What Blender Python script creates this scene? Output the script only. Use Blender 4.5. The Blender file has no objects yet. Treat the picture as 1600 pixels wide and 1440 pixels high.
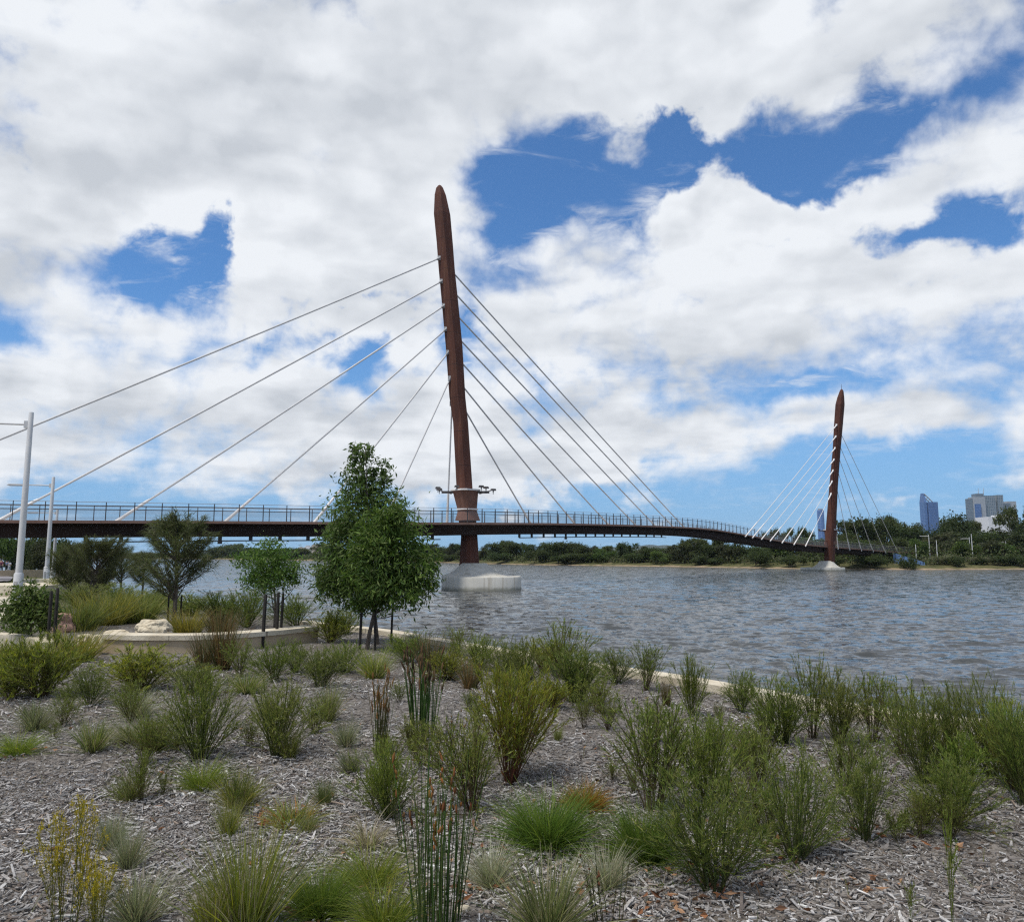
import bpy, math, random
import numpy as np
from mathutils import Vector, Matrix, noise as mnoise

R = math.radians
rng = np.random.default_rng(7)
random.seed(7)
S = bpy.context.scene
COL = S.collection

# ------------------------------------------------------------------ camera
EYE = 3.5                    # metres above the river
PITCH = math.atan(147 / 1200)
cam = bpy.data.cameras.new('camera')
cam.sensor_width = 36.0
cam.lens = 27.0
cam.clip_start = 0.05
cam.clip_end = 20000
cam_o = bpy.data.objects.new('camera', cam)
cam_o.location = (0, 0, EYE)
cam_o.rotation_euler = (R(90) + PITCH, 0, 0)
COL.objects.link(cam_o)
S.camera = cam_o
CT, ST = math.cos(PITCH), math.sin(PITCH)


def ray(px, py):
    u, v = (px - 800) / 1200, (720 - py) / 1200
    return np.array((u, CT - v * ST, ST + v * CT))


def P(px, py, Y):
    """point of the place seen at photo pixel px,py whose distance north is Y"""
    d = ray(px, py)
    return np.array((0, 0, EYE)) + d * (Y / d[1])


def G(px, py, z):
    d = ray(px, py)
    return np.array((0, 0, EYE)) + d * ((z - EYE) / d[2])


# ------------------------------------------------------------------ sky, sun, exposure
SUN_EL, SUN_AZ = R(67), R(-128)          # azimuth from +Y towards +X
sun_dir = Vector((math.cos(SUN_EL) * math.sin(SUN_AZ), math.cos(SUN_EL) * math.cos(SUN_AZ), math.sin(SUN_EL)))
sun = bpy.data.lights.new('sun', 'SUN')
sun.energy = 3.3
sun.angle = R(9)
sun.color = (1.0, 0.95, 0.88)
sun_o = bpy.data.objects.new('sun', sun)
sun_o.rotation_euler = sun_dir.to_track_quat('Z', 'Y').to_euler()
sun_o.location = (-30, -30, 60)
COL.objects.link(sun_o)

S.view_settings.view_transform = 'Standard'
S.view_settings.look = 'None'
S.view_settings.exposure = 0.12
S.cycles.use_denoising = False
S.cycles.pixel_filter_type = 'BLACKMAN_HARRIS'
S.cycles.filter_width = 1.25
S.cycles.max_bounces = 6
S.view_settings.gamma = 1.0

W = bpy.data.worlds.new('World')
S.world = W
W.use_nodes = True
W.cycles.sampling_method = 'MANUAL'
W.cycles.sample_map_resolution = 512


class NT:
    """tiny helper for node trees"""

    def __init__(self, tree):
        self.t = tree
        tree.nodes.clear()

    def n(self, kind, **kw):
        nd = self.t.nodes.new(kind)
        for k, v in kw.items():
            setattr(nd, k, v)
        return nd

    def put(self, sock, v):
        if isinstance(v, bpy.types.NodeSocket):
            self.t.links.new(v, sock)
        elif v is not None:
            sock.default_value = v

    def m(self, op, a, b=None, c=None, clamp=False):
        nd = self.n('ShaderNodeMath', operation=op, use_clamp=clamp)
        self.put(nd.inputs[0], a)
        if b is not None:
            self.put(nd.inputs[1], b)
        if c is not None:
            self.put(nd.inputs[2], c)
        return nd.outputs[0]

    def v(self, op, a, b=None, c=None):
        nd = self.n('ShaderNodeVectorMath', operation=op)
        self.put(nd.inputs[0], a)
        if b is not None:
            self.put(nd.inputs[1], b)
        if c is not None:
            self.put(nd.inputs[2], c)
        return nd.outputs['Value' if op in ('DOT_PRODUCT', 'LENGTH', 'DISTANCE') else 'Vector']

    def noise(self, vec, scale, detail=4, rough=0.5, dist=0.0, out=0, lac=2.0):
        nd = self.n('ShaderNodeTexNoise')
        self.put(nd.inputs['Vector'], vec)
        nd.inputs['Scale'].default_value = scale
        nd.inputs['Detail'].default_value = detail
        nd.inputs['Roughness'].default_value = rough
        nd.inputs['Lacunarity'].default_value = lac
        nd.inputs['Distortion'].default_value = dist
        return nd.outputs[out]

    def smooth(self, x, a, b, lo=0.0, hi=1.0):
        nd = self.n('ShaderNodeMapRange', interpolation_type='SMOOTHSTEP')
        self.put(nd.inputs[0], x)
        nd.inputs[1].default_value = a
        nd.inputs[2].default_value = b
        nd.inputs[3].default_value = lo
        nd.inputs[4].default_value = hi
        return nd.outputs[0]

    def lin(self, x, a, b, lo=0.0, hi=1.0):
        nd = self.n('ShaderNodeMapRange')
        self.put(nd.inputs[0], x)
        nd.inputs[1].default_value = a
        nd.inputs[2].default_value = b
        nd.inputs[3].default_value = lo
        nd.inputs[4].default_value = hi
        return nd.outputs[0]

    def mix(self, f, a, b, mode='MIX'):
        nd = self.n('ShaderNodeMix', data_type='RGBA', blend_type=mode)
        self.put(nd.inputs[0], f)
        self.put(nd.inputs[6], a)
        self.put(nd.inputs[7], b)
        return nd.outputs[2]

    def xyz(self, x, y, z):
        nd = self.n('ShaderNodeCombineXYZ')
        for i, q in enumerate((x, y, z)):
            self.put(nd.inputs[i], q)
        return nd.outputs[0]

    def sep(self, v):
        nd = self.n('ShaderNodeSeparateXYZ')
        self.put(nd.inputs[0], v)
        return nd.outputs


def azel(px, py):
    d = ray(px, py)
    d = d / np.linalg.norm(d)
    return math.atan2(d[0], d[1]), math.asin(d[2])


def build_sky():
    k = NT(W.node_tree)
    out = k.n('ShaderNodeOutputWorld')
    bg = k.n('ShaderNodeBackground')
    STR = 0.1
    bg.inputs['Strength'].default_value = STR
    k.t.links.new(bg.outputs[0], out.inputs[0])
    sky = k.n('ShaderNodeTexSky', sky_type='NISHITA')
    sky.sun_disc = False
    sky.sun_elevation = SUN_EL
    sky.sun_rotation = SUN_AZ
    sky.air_density, sky.dust_density, sky.ozone_density = 1.0, 0.0, 3.0
    d = k.v('NORMALIZE', k.n('ShaderNodeTexCoord').outputs['Generated'])
    x, y, z = k.sep(d)
    zc = k.m('MAXIMUM', z, 0.0)
    # cloud layer seen in perspective: a nearly flat sheet overhead
    den = k.m('ADD', zc, 0.20)
    pl = k.xyz(k.m('DIVIDE', x, den), k.m('DIVIDE', y, den), k.m('MULTIPLY', zc, 2.0))
    az = k.m('ARCTAN2', x, y)
    el = k.m('ARCSINE', z)
    ae = k.xyz(az, el, 0.0)
    half = (0.5, 0.5, 0.5)
    w1 = k.v('SUBTRACT', k.noise(pl, 1.7, 3, 0.55, out=1), half)
    w2 = k.v('SUBTRACT', k.noise(d, 11.0, 5, 0.6, out=1), half)
    soft = k.v('ADD', ae, k.v('MULTIPLY', w1, (0.14, 0.08, 0)))          # soft, wide warp
    aw = k.v('ADD', soft, k.v('MULTIPLY', w2, (0.085, 0.06, 0)))         # ragged warp

    def blobs(lst, vec):
        tot = None
        for (px, py, rx, ry, wt) in lst:
            a, e = azel(px, py)
            a1, _ = azel(px + rx, py)
            _, e1 = azel(px, py - ry)
            q = k.v('MULTIPLY', k.v('SUBTRACT', vec, (a, e, 0)), (1 / abs(a1 - a), 1 / abs(e1 - e), 0))
            g = k.m('POWER', 2.718, k.m('MULTIPLY', k.v('DOT_PRODUCT', q, q), -0.6))
            tot = k.m('MULTIPLY', g, wt) if tot is None else k.m('MULTIPLY_ADD', g, wt, tot)
        return tot

    bill = None
    db = k.v('MULTIPLY', k.v('ADD', d, k.v('MULTIPLY', w2, (0.03, 0.03, 0.03))), (1, 1, 1.35))
    for sc_, am in ((8.0, 0.5), (18.0, 0.3), (39.0, 0.2)):
        q = k.m('ABSOLUTE', k.m('MULTIPLY_ADD', k.noise(k.v('ADD', db, (sc_, 1.7, 0.3)), sc_, 0.0), 2.0, -1.0))
        bill = k.m('MULTIPLY', q, am) if bill is None else k.m('MULTIPLY_ADD', q, am, bill)
    bill = k.m('SUBTRACT', bill, 0.22)
    holes = HOLES
    fills = FILLS
    n1 = k.noise(pl, 2.2, 8, 0.60, 0.2)
    nh = k.noise(d, 17.0, 6, 0.62, 0.3)
    den_ = k.m('MULTIPLY_ADD', k.m('SUBTRACT', n1, 0.5), 2.3, 0.62)
    den_ = k.m('MULTIPLY_ADD', k.m('SUBTRACT', nh, 0.5), 2.0, den_)
    nm = k.noise(k.v('ADD', d, (4, 2, 9)), 7.0, 5, 0.6, 0.3)
    den_ = k.m('MULTIPLY_ADD', k.m('SUBTRACT', nm, 0.5), 1.6, den_)
    den_ = k.m('MULTIPLY_ADD', bill, 1.5, den_)
    den_ = k.m('SUBTRACT', den_, k.m('MULTIPLY', blobs(holes, aw), 0.92))
    den_ = k.m('MULTIPLY_ADD', blobs(fills, aw), 0.75, den_)
    strip = k.smooth(k.v('DOT_PRODUCT', aw, (0, 1, 0)), 0.02, 0.10, 0.75, 0.0)
    den_ = k.m('SUBTRACT', den_, strip)
    fuzz = k.noise(d, 3.5, 2, 0.5)
    wid = k.smooth(fuzz, 0.36, 0.58, 0.45, 1.6)
    alpha = k.m('DIVIDE', den_, wid, clamp=True)
    alpha = k.smooth(alpha, 0.0, 1.0)
    veil = k.noise(k.v('ADD', k.v('MULTIPLY', pl, (1.0, 1.6, 1.0)), (8.2, 3.3, 1.0)), 5.0, 6, 0.62, 0.5)
    alpha = k.m('MAXIMUM', alpha, k.m('MULTIPLY', k.smooth(veil, 0.50, 0.72, 0.0, 0.7), k.m('MULTIPLY', k.smooth(den_, -1.1, 0.1), k.smooth(el, 0.10, 0.26, 0.25, 1.0))))

    # light and shade inside the cloud: broad and soft
    def height(v):
        a = k.noise(v, 2.2, 4, 0.55, 0.2)
        return a
    def puff(v):
        return k.noise(v, 8.0, 2, 0.5)
    dv = k.v('MULTIPLY', k.v('ADD', d, k.v('MULTIPLY', w2, (0.10, 0.10, 0.06))), (1, 1, 1.6))
    upv = k.v('ADD', pl, (-0.05, -0.10, 0.055))
    rel = k.m('MULTIPLY', k.m('SUBTRACT', height(pl), height(upv)), 3.2)
    rel = k.m('MULTIPLY_ADD', k.m('SUBTRACT', puff(dv), puff(k.v('ADD', dv, (-0.025, 0, 0.05)))), 2.0, rel)
    bil = k.noise(k.v('ADD', k.v('MULTIPLY', pl, (1, 1, 2.4)), (5.2, 1.1, 0)), 3.2, 3, 0.5, 0.4)
    core = k.smooth(den_, 0.35, 1.5)
    g = k.m('MULTIPLY_ADD', blobs(GREYS, soft), 0.52, k.m('MULTIPLY', core, 0.22))
    g = k.m('SUBTRACT', g, k.m('MULTIPLY', blobs(WHITES, soft), 0.30))
    g = k.m('SUBTRACT', g, rel)
    g = k.m('MULTIPLY_ADD', k.m('SUBTRACT', bil, 0.5), 1.6, g)
    g = k.m('MULTIPLY_ADD', bill, -0.9, g)
    g = k.m('ADD', g, 0.06)
    g = k.lin(g, -0.15, 1.15)
    c = k.mix(g, tuple(q / STR for q in (0.80, 0.83, 0.87)) + (1,), tuple(q / STR for q in (0.53, 0.565, 0.615)) + (1,))
    # clear air: the sky model, paler towards the horizon
    blue = k.mix(1.0, sky.outputs[0], SKY_TINT + (1,), 'MULTIPLY')
    low = k.smooth(el, 0.0, 0.34, 0.8, 0.0)
    blue = k.mix(low, blue, tuple(q / STR for q in (0.20, 0.385, 0.67)) + (1,))
    fin = k.mix(alpha, blue, c)
    k.t.links.new(fin, bg.inputs['Color'])


# gaps and banks of the cloud cover, as directions (through the photo pixel that shows them)
HOLES = [
    (338, 350, 36, 40, 1.5), (290, 412, 52, 42, 1.4), (222, 466, 38, 38, 1.25), (150, 425, 60, 20, .3), (0, 525, 34, 36, 1.3),
    (785, 275, 50, 34, 1.2), (850, 310, 90, 56, 1.6), (945, 300, 100, 46, 1.5), (920, 190, 60, 40, 1.1), (1030, 190, 70, 26, 1.0),
    (785, 365, 55, 30, 1.3), (1090, 235, 50, 44, 1.2), (728, 520, 26, 44, 1.2), (800, 440, 60, 24, .8),
    (1200, 262, 66, 52, 1.5), (1270, 282, 74, 50, 1.6), (1340, 215, 50, 40, 1.1), (1420, 185, 60, 22, .75), (1500, 140, 60, 18, .5),
    (1420, 368, 80, 24, 1.2), (1500, 350, 80, 26, .95), (1585, 362, 60, 30, 1.1), (1215, 380, 60, 16, .8),
    (1270, 607, 70, 12, .85), (1350, 582, 80, 10, .65), (1500, 600, 60, 9, .4),
    (1420, 715, 130, 32, 1.3), (1240, 735, 60, 22, .9), (1490, 765, 80, 36, 1.1), (1330, 745, 80, 34, .6), (1180, 790, 90, 20, .6),
    (585, 572, 34, 26, 1.3), (560, 465, 70, 14, .8), (400, 470, 70, 12, .5), (660, 640, 40, 12, .4),
]
FILLS = [
    (985, 225, 44, 30, 1.2), (690, 330, 80, 100, 1.0), (1130, 340, 110, 44, 1.2), (1142, 272, 26, 34, 1.55), (1090, 325, 70, 34, 1.1), (1250, 350, 60, 24, .9), (700, 300, 40, 50, .8), (1590, 250, 150, 80, .8), (1340, 330, 70, 40, .6), (560, 300, 150, 120, .8),
    (1400, 450, 260, 50, .7), (1000, 480, 220, 80, .8), (190, 480, 50, 30, .9), (100, 560, 170, 90, .6), (1560, 745, 90, 20, 1.2), (1385, 775, 24, 24, 1.2), (330, 620, 260, 60, .7), (400, 470, 60, 30, .8), (60, 330, 160, 50, .9),
    (500, 700, 400, 60, .7), (900, 720, 220, 50, .7), (300, 100, 500, 120, .7), (1150, 60, 500, 90, .7), (100, 260, 170, 100, .7), (90, 405, 110, 60, 1.3), (1190, 655, 240, 30, 1.0), (1480, 650, 180, 26, 1.0), (1250, 520, 260, 40, .6), (620, 220, 180, 100, .6), (780, 120, 200, 80, .6),
    (380, 390, 30, 60, .5), (1480, 250, 90, 50, .7),
]
GREYS = [(470, 150, 160, 110, .7), (1050, 590, 130, 34, 1.0), (800, 130, 160, 60, .5), (1440, 90, 150, 80, .8), (60, 170, 110, 90, .55), (1180, 160, 110, 40, .45),
         (540, 385, 120, 30, .6), (330, 650, 240, 26, .7), (980, 545, 160, 26, .4), (120, 600, 160, 26, .5), (60, 395, 90, 26, .6), (1200, 470, 120, 20, .5), (150, 740, 200, 14, .4), (560, 660, 140, 24, .6), (880, 640, 90, 20, .4)]
WHITES = [(720, 300, 50, 50, 1.0), (960, 20, 140, 40, .8), (200, 180, 110, 80, .5), (1380, 400, 140, 40, .8), (900, 420, 120, 40, .8), (170, 465, 50, 24, 1.0), (1520, 230, 80, 50, .7), (900, 490, 100, 30, .6), (1140, 270, 24, 30, .8), (1450, 530, 130, 30, .6)]
SKY_TINT = (0.64, 0.98, 1.27)
build_sky()

# ------------------------------------------------------------------ helpers


def tag(o, label=None, cat=None, group=None, kind=None):
    if label:
        o['label'] = label
    if cat:
        o['category'] = cat
    if group:
        o['group'] = group
    if kind:
        o['kind'] = kind
    return o


def empty(name, loc=(0, 0, 0), rz=0.0):
    o = bpy.data.objects.new(name, None)
    o.empty_display_size = 0.2
    o.location = loc
    o.rotation_euler = (0, 0, rz)
    COL.objects.link(o)
    return o


def mesh_np(name, verts, faces, mats, smooth=False, col=None, midx=None):
    """faces: list of int arrays (n,k); col: per-vertex rgb"""
    me = bpy.data.meshes.new(name)
    verts = np.asarray(verts, dtype=np.float32)
    faces = [np.asarray(f, dtype=np.int32) for f in faces if len(f)]
    me.vertices.add(len(verts))
    me.vertices.foreach_set('co', verts.ravel())
    loops = np.concatenate([f.ravel() for f in faces])
    tot = np.concatenate([np.full(len(f), f.shape[1], np.int32) for f in faces])
    start = np.concatenate([[0], np.cumsum(tot)[:-1]]).astype(np.int32)
    me.loops.add(len(loops))
    me.loops.foreach_set('vertex_index', loops)
    me.polygons.add(len(tot))
    me.polygons.foreach_set('loop_start', start)
    me.polygons.foreach_set('loop_total', tot)
    me.polygons.foreach_set('use_smooth', np.full(len(tot), bool(smooth)))
    if midx is not None:
        me.polygons.foreach_set('material_index', np.asarray(midx, np.int32))
    if col is not None:
        a = me.color_attributes.new('col', 'FLOAT_COLOR', 'POINT')
        c4 = np.ones((len(verts), 4), np.float32)
        c4[:, :3] = col
        a.data.foreach_set('color', c4.ravel())
    for m_ in (mats if isinstance(mats, (list, tuple)) else [mats]):
        me.materials.append(m_)
    me.update(calc_edges=True)
    me.validate()
    return me


def link(name, me, parent=None, loc=None, rot=None):
    o = bpy.data.objects.new(name, me)
    if parent is not None:
        o.parent = parent
    if loc is not None:
        o.location = loc
    if rot is not None:
        o.rotation_euler = rot
    COL.objects.link(o)
    return o


class MB:
    def __init__(self):
        self.v, self.q, self.t, self.ng = [], [], [], []

    def add(self, verts, faces):
        b = len(self.v)
        self.v += [tuple(p) for p in verts]
        for f in faces:
            f = [i + b for i in f]
            (self.q if len(f) == 4 else self.t if len(f) == 3 else self.ng).append(f)

    def box(self, c, s, rz=0.0, taper=1.0):
        c = Vector(c)
        m = Matrix.Rotation(rz, 3, 'Z')
        vs = []
        for zz in (-1, 1):
            f = taper if zz > 0 else 1
            for xx, yy in ((-1, -1), (1, -1), (1, 1), (-1, 1)):
                vs.append(c + m @ Vector((xx * s[0] / 2 * f, yy * s[1] / 2 * f, zz * s[2] / 2)))
        self.add(vs, [(3, 2, 1, 0), (4, 5, 6, 7), (0, 1, 5, 4), (1, 2, 6, 5), (2, 3, 7, 6), (3, 0, 4, 7)])

    def loft(self, rings, cap=True):
        n = len(rings[0])
        b = len(self.v)
        for r in rings:
            self.v += [tuple(p) for p in r]
        for i in range(len(rings) - 1):
            for j in range(n):
                a0, a1 = b + i * n + j, b + i * n + (j + 1) % n
                self.q.append([a0, a1, a1 + n, a0 + n])
        if cap:
            self.ng.append([b + j for j in range(n)][::-1])
            self.ng.append([b + (len(rings) - 1) * n + j for j in range(n)])

    def tube(self, pts, rad, n=8, cap=True):
        pts = [Vector(p) for p in pts]
        if not isinstance(rad, (list, tuple, np.ndarray)):
            rad = [rad] * len(pts)
        rings = []
        up0 = None
        for i, p in enumerate(pts):
            t = (pts[min(i + 1, len(pts) - 1)] - pts[max(i - 1, 0)]).normalized()
            if up0 is None:
                up0 = Vector((0, 0, 1)) if abs(t.z) < 0.95 else Vector((1, 0, 0))
            a = t.cross(up0).normalized()
            b = a.cross(t).normalized()
            up0 = b
            rings.append([p + (a * math.cos(q) + b * math.sin(q)) * rad[i] for q in [2 * math.pi * j / n for j in range(n)]])
        self.loft(rings, cap)

    def build(self, name, mat, parent=None, smooth=False):
        fs = []
        if self.q:
            fs.append(np.array(self.q))
        if self.t:
            fs.append(np.array(self.t))
        for k_ in sorted({len(f) for f in self.ng}):
            fs.append(np.array([f for f in self.ng if len(f) == k_]))
        me = mesh_np(name, np.array(self.v), fs, mat, smooth)
        if smooth:
            me.set_sharp_from_angle(angle=R(40))
        return link(name, me, parent)


def copy_tree(o, parent=None):
    c = o.copy()
    COL.objects.link(c)
    if parent is not None:
        c.parent = parent
    for ch in list(o.children):
        copy_tree(ch, c)
    return c


# ------------------------------------------------------------------ materials
def mat(name, fn):
    m_ = bpy.data.materials.new(name)
    m_.use_nodes = True
    k = NT(m_.node_tree)
    out = k.n('ShaderNodeOutputMaterial')
    sh = fn(k)
    k.t.links.new(sh, out.inputs['Surface'])
    return m_


def bsdf(k, color, rough=0.6, bump=None, bstr=0.3, bdist=0.02, metal=0.0, spec=0.5, normal=None):
    b = k.n('ShaderNodeBsdfPrincipled')
    k.put(b.inputs['Base Color'], color)
    k.put(b.inputs['Roughness'], rough)
    b.inputs['Metallic'].default_value = metal
    b.inputs['Specular IOR Level'].default_value = spec
    if bump is not None:
        bp = k.n('ShaderNodeBump')
        bp.inputs['Strength'].default_value = bstr
        bp.inputs['Distance'].default_value = bdist
        k.put(bp.inputs['Height'], bump)
        k.t.links.new(bp.outputs[0], b.inputs['Normal'])
    return b.outputs[0]


def ramp(k, x, stops):
    nd = k.n('ShaderNodeValToRGB')
    cr = nd.color_ramp
    while len(cr.elements) < len(stops):
        cr.elements.new(0.5)
    for e, (p_, c) in zip(cr.elements, stops):
        e.position = p_
        e.color = tuple(c) + (1,)
    k.put(nd.inputs[0], x)
    return nd.outputs[0]


def pos(k):
    return k.n('ShaderNodeNewGeometry').outputs['Position']


def m_noise(name, c0, c1, scale=1.0, rough=0.7, detail=6, bstr=0.2, bdist=0.02, c2=None, spec=0.3, stretch=(1, 1, 1)):
    def fn(k):
        p_ = k.v('MULTIPLY', pos(k), stretch)
        a = k.noise(p_, scale, detail, 0.6)
        stops = [(0.3, c0), (0.7, c1)] if c2 is None else [(0.28, c0), (0.5, c1), (0.72, c2)]
        return bsdf(k, ramp(k, a, stops), rough, k.noise(p_, scale * 6, 4, 0.6), bstr, bdist, spec=spec)
    return mat(name, fn)


M = {}
def _corten(k):
    p_ = pos(k)
    n_ = k.noise(k.v('MULTIPLY', p_, (1, 1, 0.25)), 1.3, 8, 0.62)
    st = k.noise(k.v('MULTIPLY', p_, (4.5, 4.5, 0.10)), 1.0, 4, 0.6)
    c = ramp(k, n_, [(0.28, (0.060, 0.024, 0.017)), (0.5, (0.082, 0.031, 0.021)), (0.72, (0.112, 0.042, 0.028))])
    c = k.mix(k.smooth(st, 0.50, 0.70, 0.0, 0.55), c, (0.145, 0.066, 0.036, 1))
    fz = k.m('FRACT', k.m('DIVIDE', k.sep(p_)[2], 3.7))
    seam = k.m('LESS_THAN', k.m('ABSOLUTE', k.m('SUBTRACT', fz, 0.5)), 0.009)
    c = k.mix(k.m('MULTIPLY', seam, 0.6), c, (0.02, 0.012, 0.01, 1))
    return bsdf(k, c, 0.8, n_, 0.25, 0.01, spec=0.25)


M['corten'] = mat('corten_steel', _corten)
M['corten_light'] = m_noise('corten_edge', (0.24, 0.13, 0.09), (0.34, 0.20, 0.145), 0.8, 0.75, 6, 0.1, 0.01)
M['girder'] = m_noise('girder_steel_shaded', (0.022, 0.014, 0.012), (0.042, 0.022, 0.017), 0.7, 0.8, 7, 0.2, 0.01)  # darker copy of the corten: the shade under the deck painted into its colour
M['collar'] = m_noise('collar_steel', (0.12, 0.058, 0.040), (0.19, 0.095, 0.066), 1.3, 0.8, 8, 0.2, 0.01)
M['steel_dark'] = m_noise('dark_steel', (0.05, 0.046, 0.045), (0.085, 0.075, 0.072), 2, 0.5)
M['steel_grey'] = m_noise('grey_steel', (0.30, 0.30, 0.30), (0.42, 0.41, 0.40), 2, 0.4)
M['cable'] = m_noise('cable_sheath', (0.58, 0.565, 0.55), (0.68, 0.665, 0.64), 0.6, 0.45, 4, 0.05)
M['sleeve'] = m_noise('pale_sleeve', (0.68, 0.65, 0.62), (0.78, 0.75, 0.71), 1.2, 0.5, 4, 0.05)
M['paint'] = m_noise('pale_paint', (0.50, 0.50, 0.50), (0.60, 0.60, 0.59), 1.5, 0.4, 4, 0.05)
M['deck'] = m_noise('deck_concrete', (0.30, 0.27, 0.24), (0.40, 0.37, 0.33), 1, 0.85)
M['concrete'] = None


def _conc(k):
    p_ = pos(k)
    a = k.noise(p_, 0.5, 7, 0.62)
    streak = k.noise(k.v('MULTIPLY', p_, (2.5, 2.5, 0.12)), 1.0, 5, 0.6)
    c = ramp(k, a, [(0.3, (0.47, 0.455, 0.40)), (0.7, (0.58, 0.56, 0.50))])
    c = k.mix(k.smooth(streak, 0.52, 0.68, 0, 0.45), c, (0.25, 0.21, 0.14, 1))
    z = k.sep(p_)[2]
    wet = k.smooth(k.m('ADD', z, k.m('MULTIPLY', k.noise(p_, 1.5, 4), 0.5)), 0.35, 0.75, 0.7, 0.0)
    c = k.mix(wet, c, (0.12, 0.12, 0.085, 1))
    return bsdf(k, c, 0.85, k.noise(p_, 8, 5, 0.6), 0.2, 0.02, spec=0.25)


M['concrete'] = mat('pier_concrete', _conc)


def _limestone(k):
    p_ = pos(k)
    a = k.noise(p_, 2.5, 7, 0.62)
    c = ramp(k, a, [(0.3, (0.42, 0.36, 0.26)), (0.6, (0.60, 0.54, 0.42)), (0.75, (0.68, 0.62, 0.50))])
    q = k.v('DOT_PRODUCT', p_, (1.0, -0.35, 0.0))
    jt = k.m('LESS_THAN', k.m('FRACT', k.m('DIVIDE', k.m('ADD', q, 200.0), 1.13)), 0.014)
    c = k.mix(k.m('MULTIPLY', jt, 0.7), c, (0.12, 0.10, 0.075, 1))
    c = k.mix(k.smooth(k.noise(p_, 1.1, 5, 0.65), 0.5, 0.75, 0.0, 0.45), c, (0.30, 0.25, 0.18, 1))
    return bsdf(k, c, 0.9, k.noise(p_, 30, 5, 0.65), 0.5, 0.02, spec=0.2)


M['limestone'] = mat('limestone', _limestone)
M['rock'] = m_noise('sandstone', (0.34, 0.27, 0.17), (0.58, 0.51, 0.38), 5, 0.9, 7, 0.6, 0.03, (0.50, 0.40, 0.25))
M['redrock'] = m_noise('red_rock', (0.22, 0.11, 0.08), (0.42, 0.27, 0.20), 6, 0.9, 7, 0.6, 0.03, (0.30, 0.15, 0.11))
M['render_wall'] = m_noise('rendered_wall', (0.34, 0.27, 0.18), (0.42, 0.34, 0.235), 3, 0.9, 6, 0.3, 0.01)
# ------------------------------------------------------------------ ground
GZ = 1.9                     # planting bed level near the camera


def K(px, py, z=1.88):
    g = G(px, py, z)
    return (g[0], g[1])


SHORE = [(160, -70), (40, -12), (16, 1.5), (8.2, 6.0), K(1440, 1123), K(1372, 1112), K(1195, 1083), K(1080, 1062), K(914, 1038), K(770, 1014), K(690, 1001), K(620, 988),
         (-4.9, 18.9), (-10.2, 26), (-17.2, 34), (-24.5, 43), (-36, 63), (-52, 92), (-80, 128), (-140, 185), (-260, 250), (-600, 330), (-3000, 500)]
SH = np.array(SHORE, float)


def shore_dist(x, y):
    """signed distance to the bank edge, positive on land"""
    x = np.asarray(x, float)
    y = np.asarray(y, float)
    best = np.full(x.shape, 1e9)
    sgn = np.ones(x.shape)
    for (x0, y0), (x1, y1) in zip(SH[:-1], SH[1:]):
        dx, dy = x1 - x0, y1 - y0
        t = np.clip(((x - x0) * dx + (y - y0) * dy) / (dx * dx + dy * dy), 0, 1)
        d = np.hypot(x - x0 - t * dx, y - y0 - t * dy)
        cr = dx * (y - y0) - dy * (x - x0)       # left of the walk = land side
        m_ = d < best
        best = np.where(m_, d, best)
        sgn = np.where(m_, np.where(cr > 0, 1, -1), sgn)
    return best * sgn


def vnoise(x, y, s, seed=0):
    """cheap smooth numpy noise"""
    r_ = np.random.default_rng(seed)
    o = 0
    for i in range(7):
        a = r_.uniform(0, 6.283)
        f = s * r_.uniform(0.6, 1.7)
        o = o + np.sin((x * math.cos(a) + y * math.sin(a)) * f + r_.uniform(0, 6.28) + 1.5 * np.sin((x * math.sin(a) - y * math.cos(a)) * f * 0.6))
    return o / 7


def ground_z(x, y):
    x = np.asarray(x, float)
    y = np.asarray(y, float)
    d = shore_dist(x, y)
    land = GZ - 0.05 * np.clip((4 - d) / 4, 0, 1) + 0.05 * vnoise(x, y, 0.9, 3) + 0.02 * vnoise(x, y, 3.0, 4)
    land = np.where(d < 0.5, GZ - 0.06, land)
    low = np.interp(y, [45, 66, 130, 400], [0, -0.45, -1.15, -1.2])
    land = land + low
    fall = -1.2 + (GZ - 0.06 + 1.2 + low) * np.clip(1 + (d + 0.25) / 4.2, 0, 1)
    return np.where(d > -0.25, land, fall)


def axis(fine0, fine1, step, far):
    a = list(np.arange(fine0, fine1, step))
    s, p_ = step, fine1
    hi = []
    while p_ < far:
        hi.append(p_)
        s *= 1.16
        p_ += s
    hi.append(far)
    s, p_ = step, fine0
    lo = []
    while p_ > -far:
        s *= 1.16
        p_ -= s
        lo.append(max(p_, -far))
    return np.array(lo[::-1] + a + hi)


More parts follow.
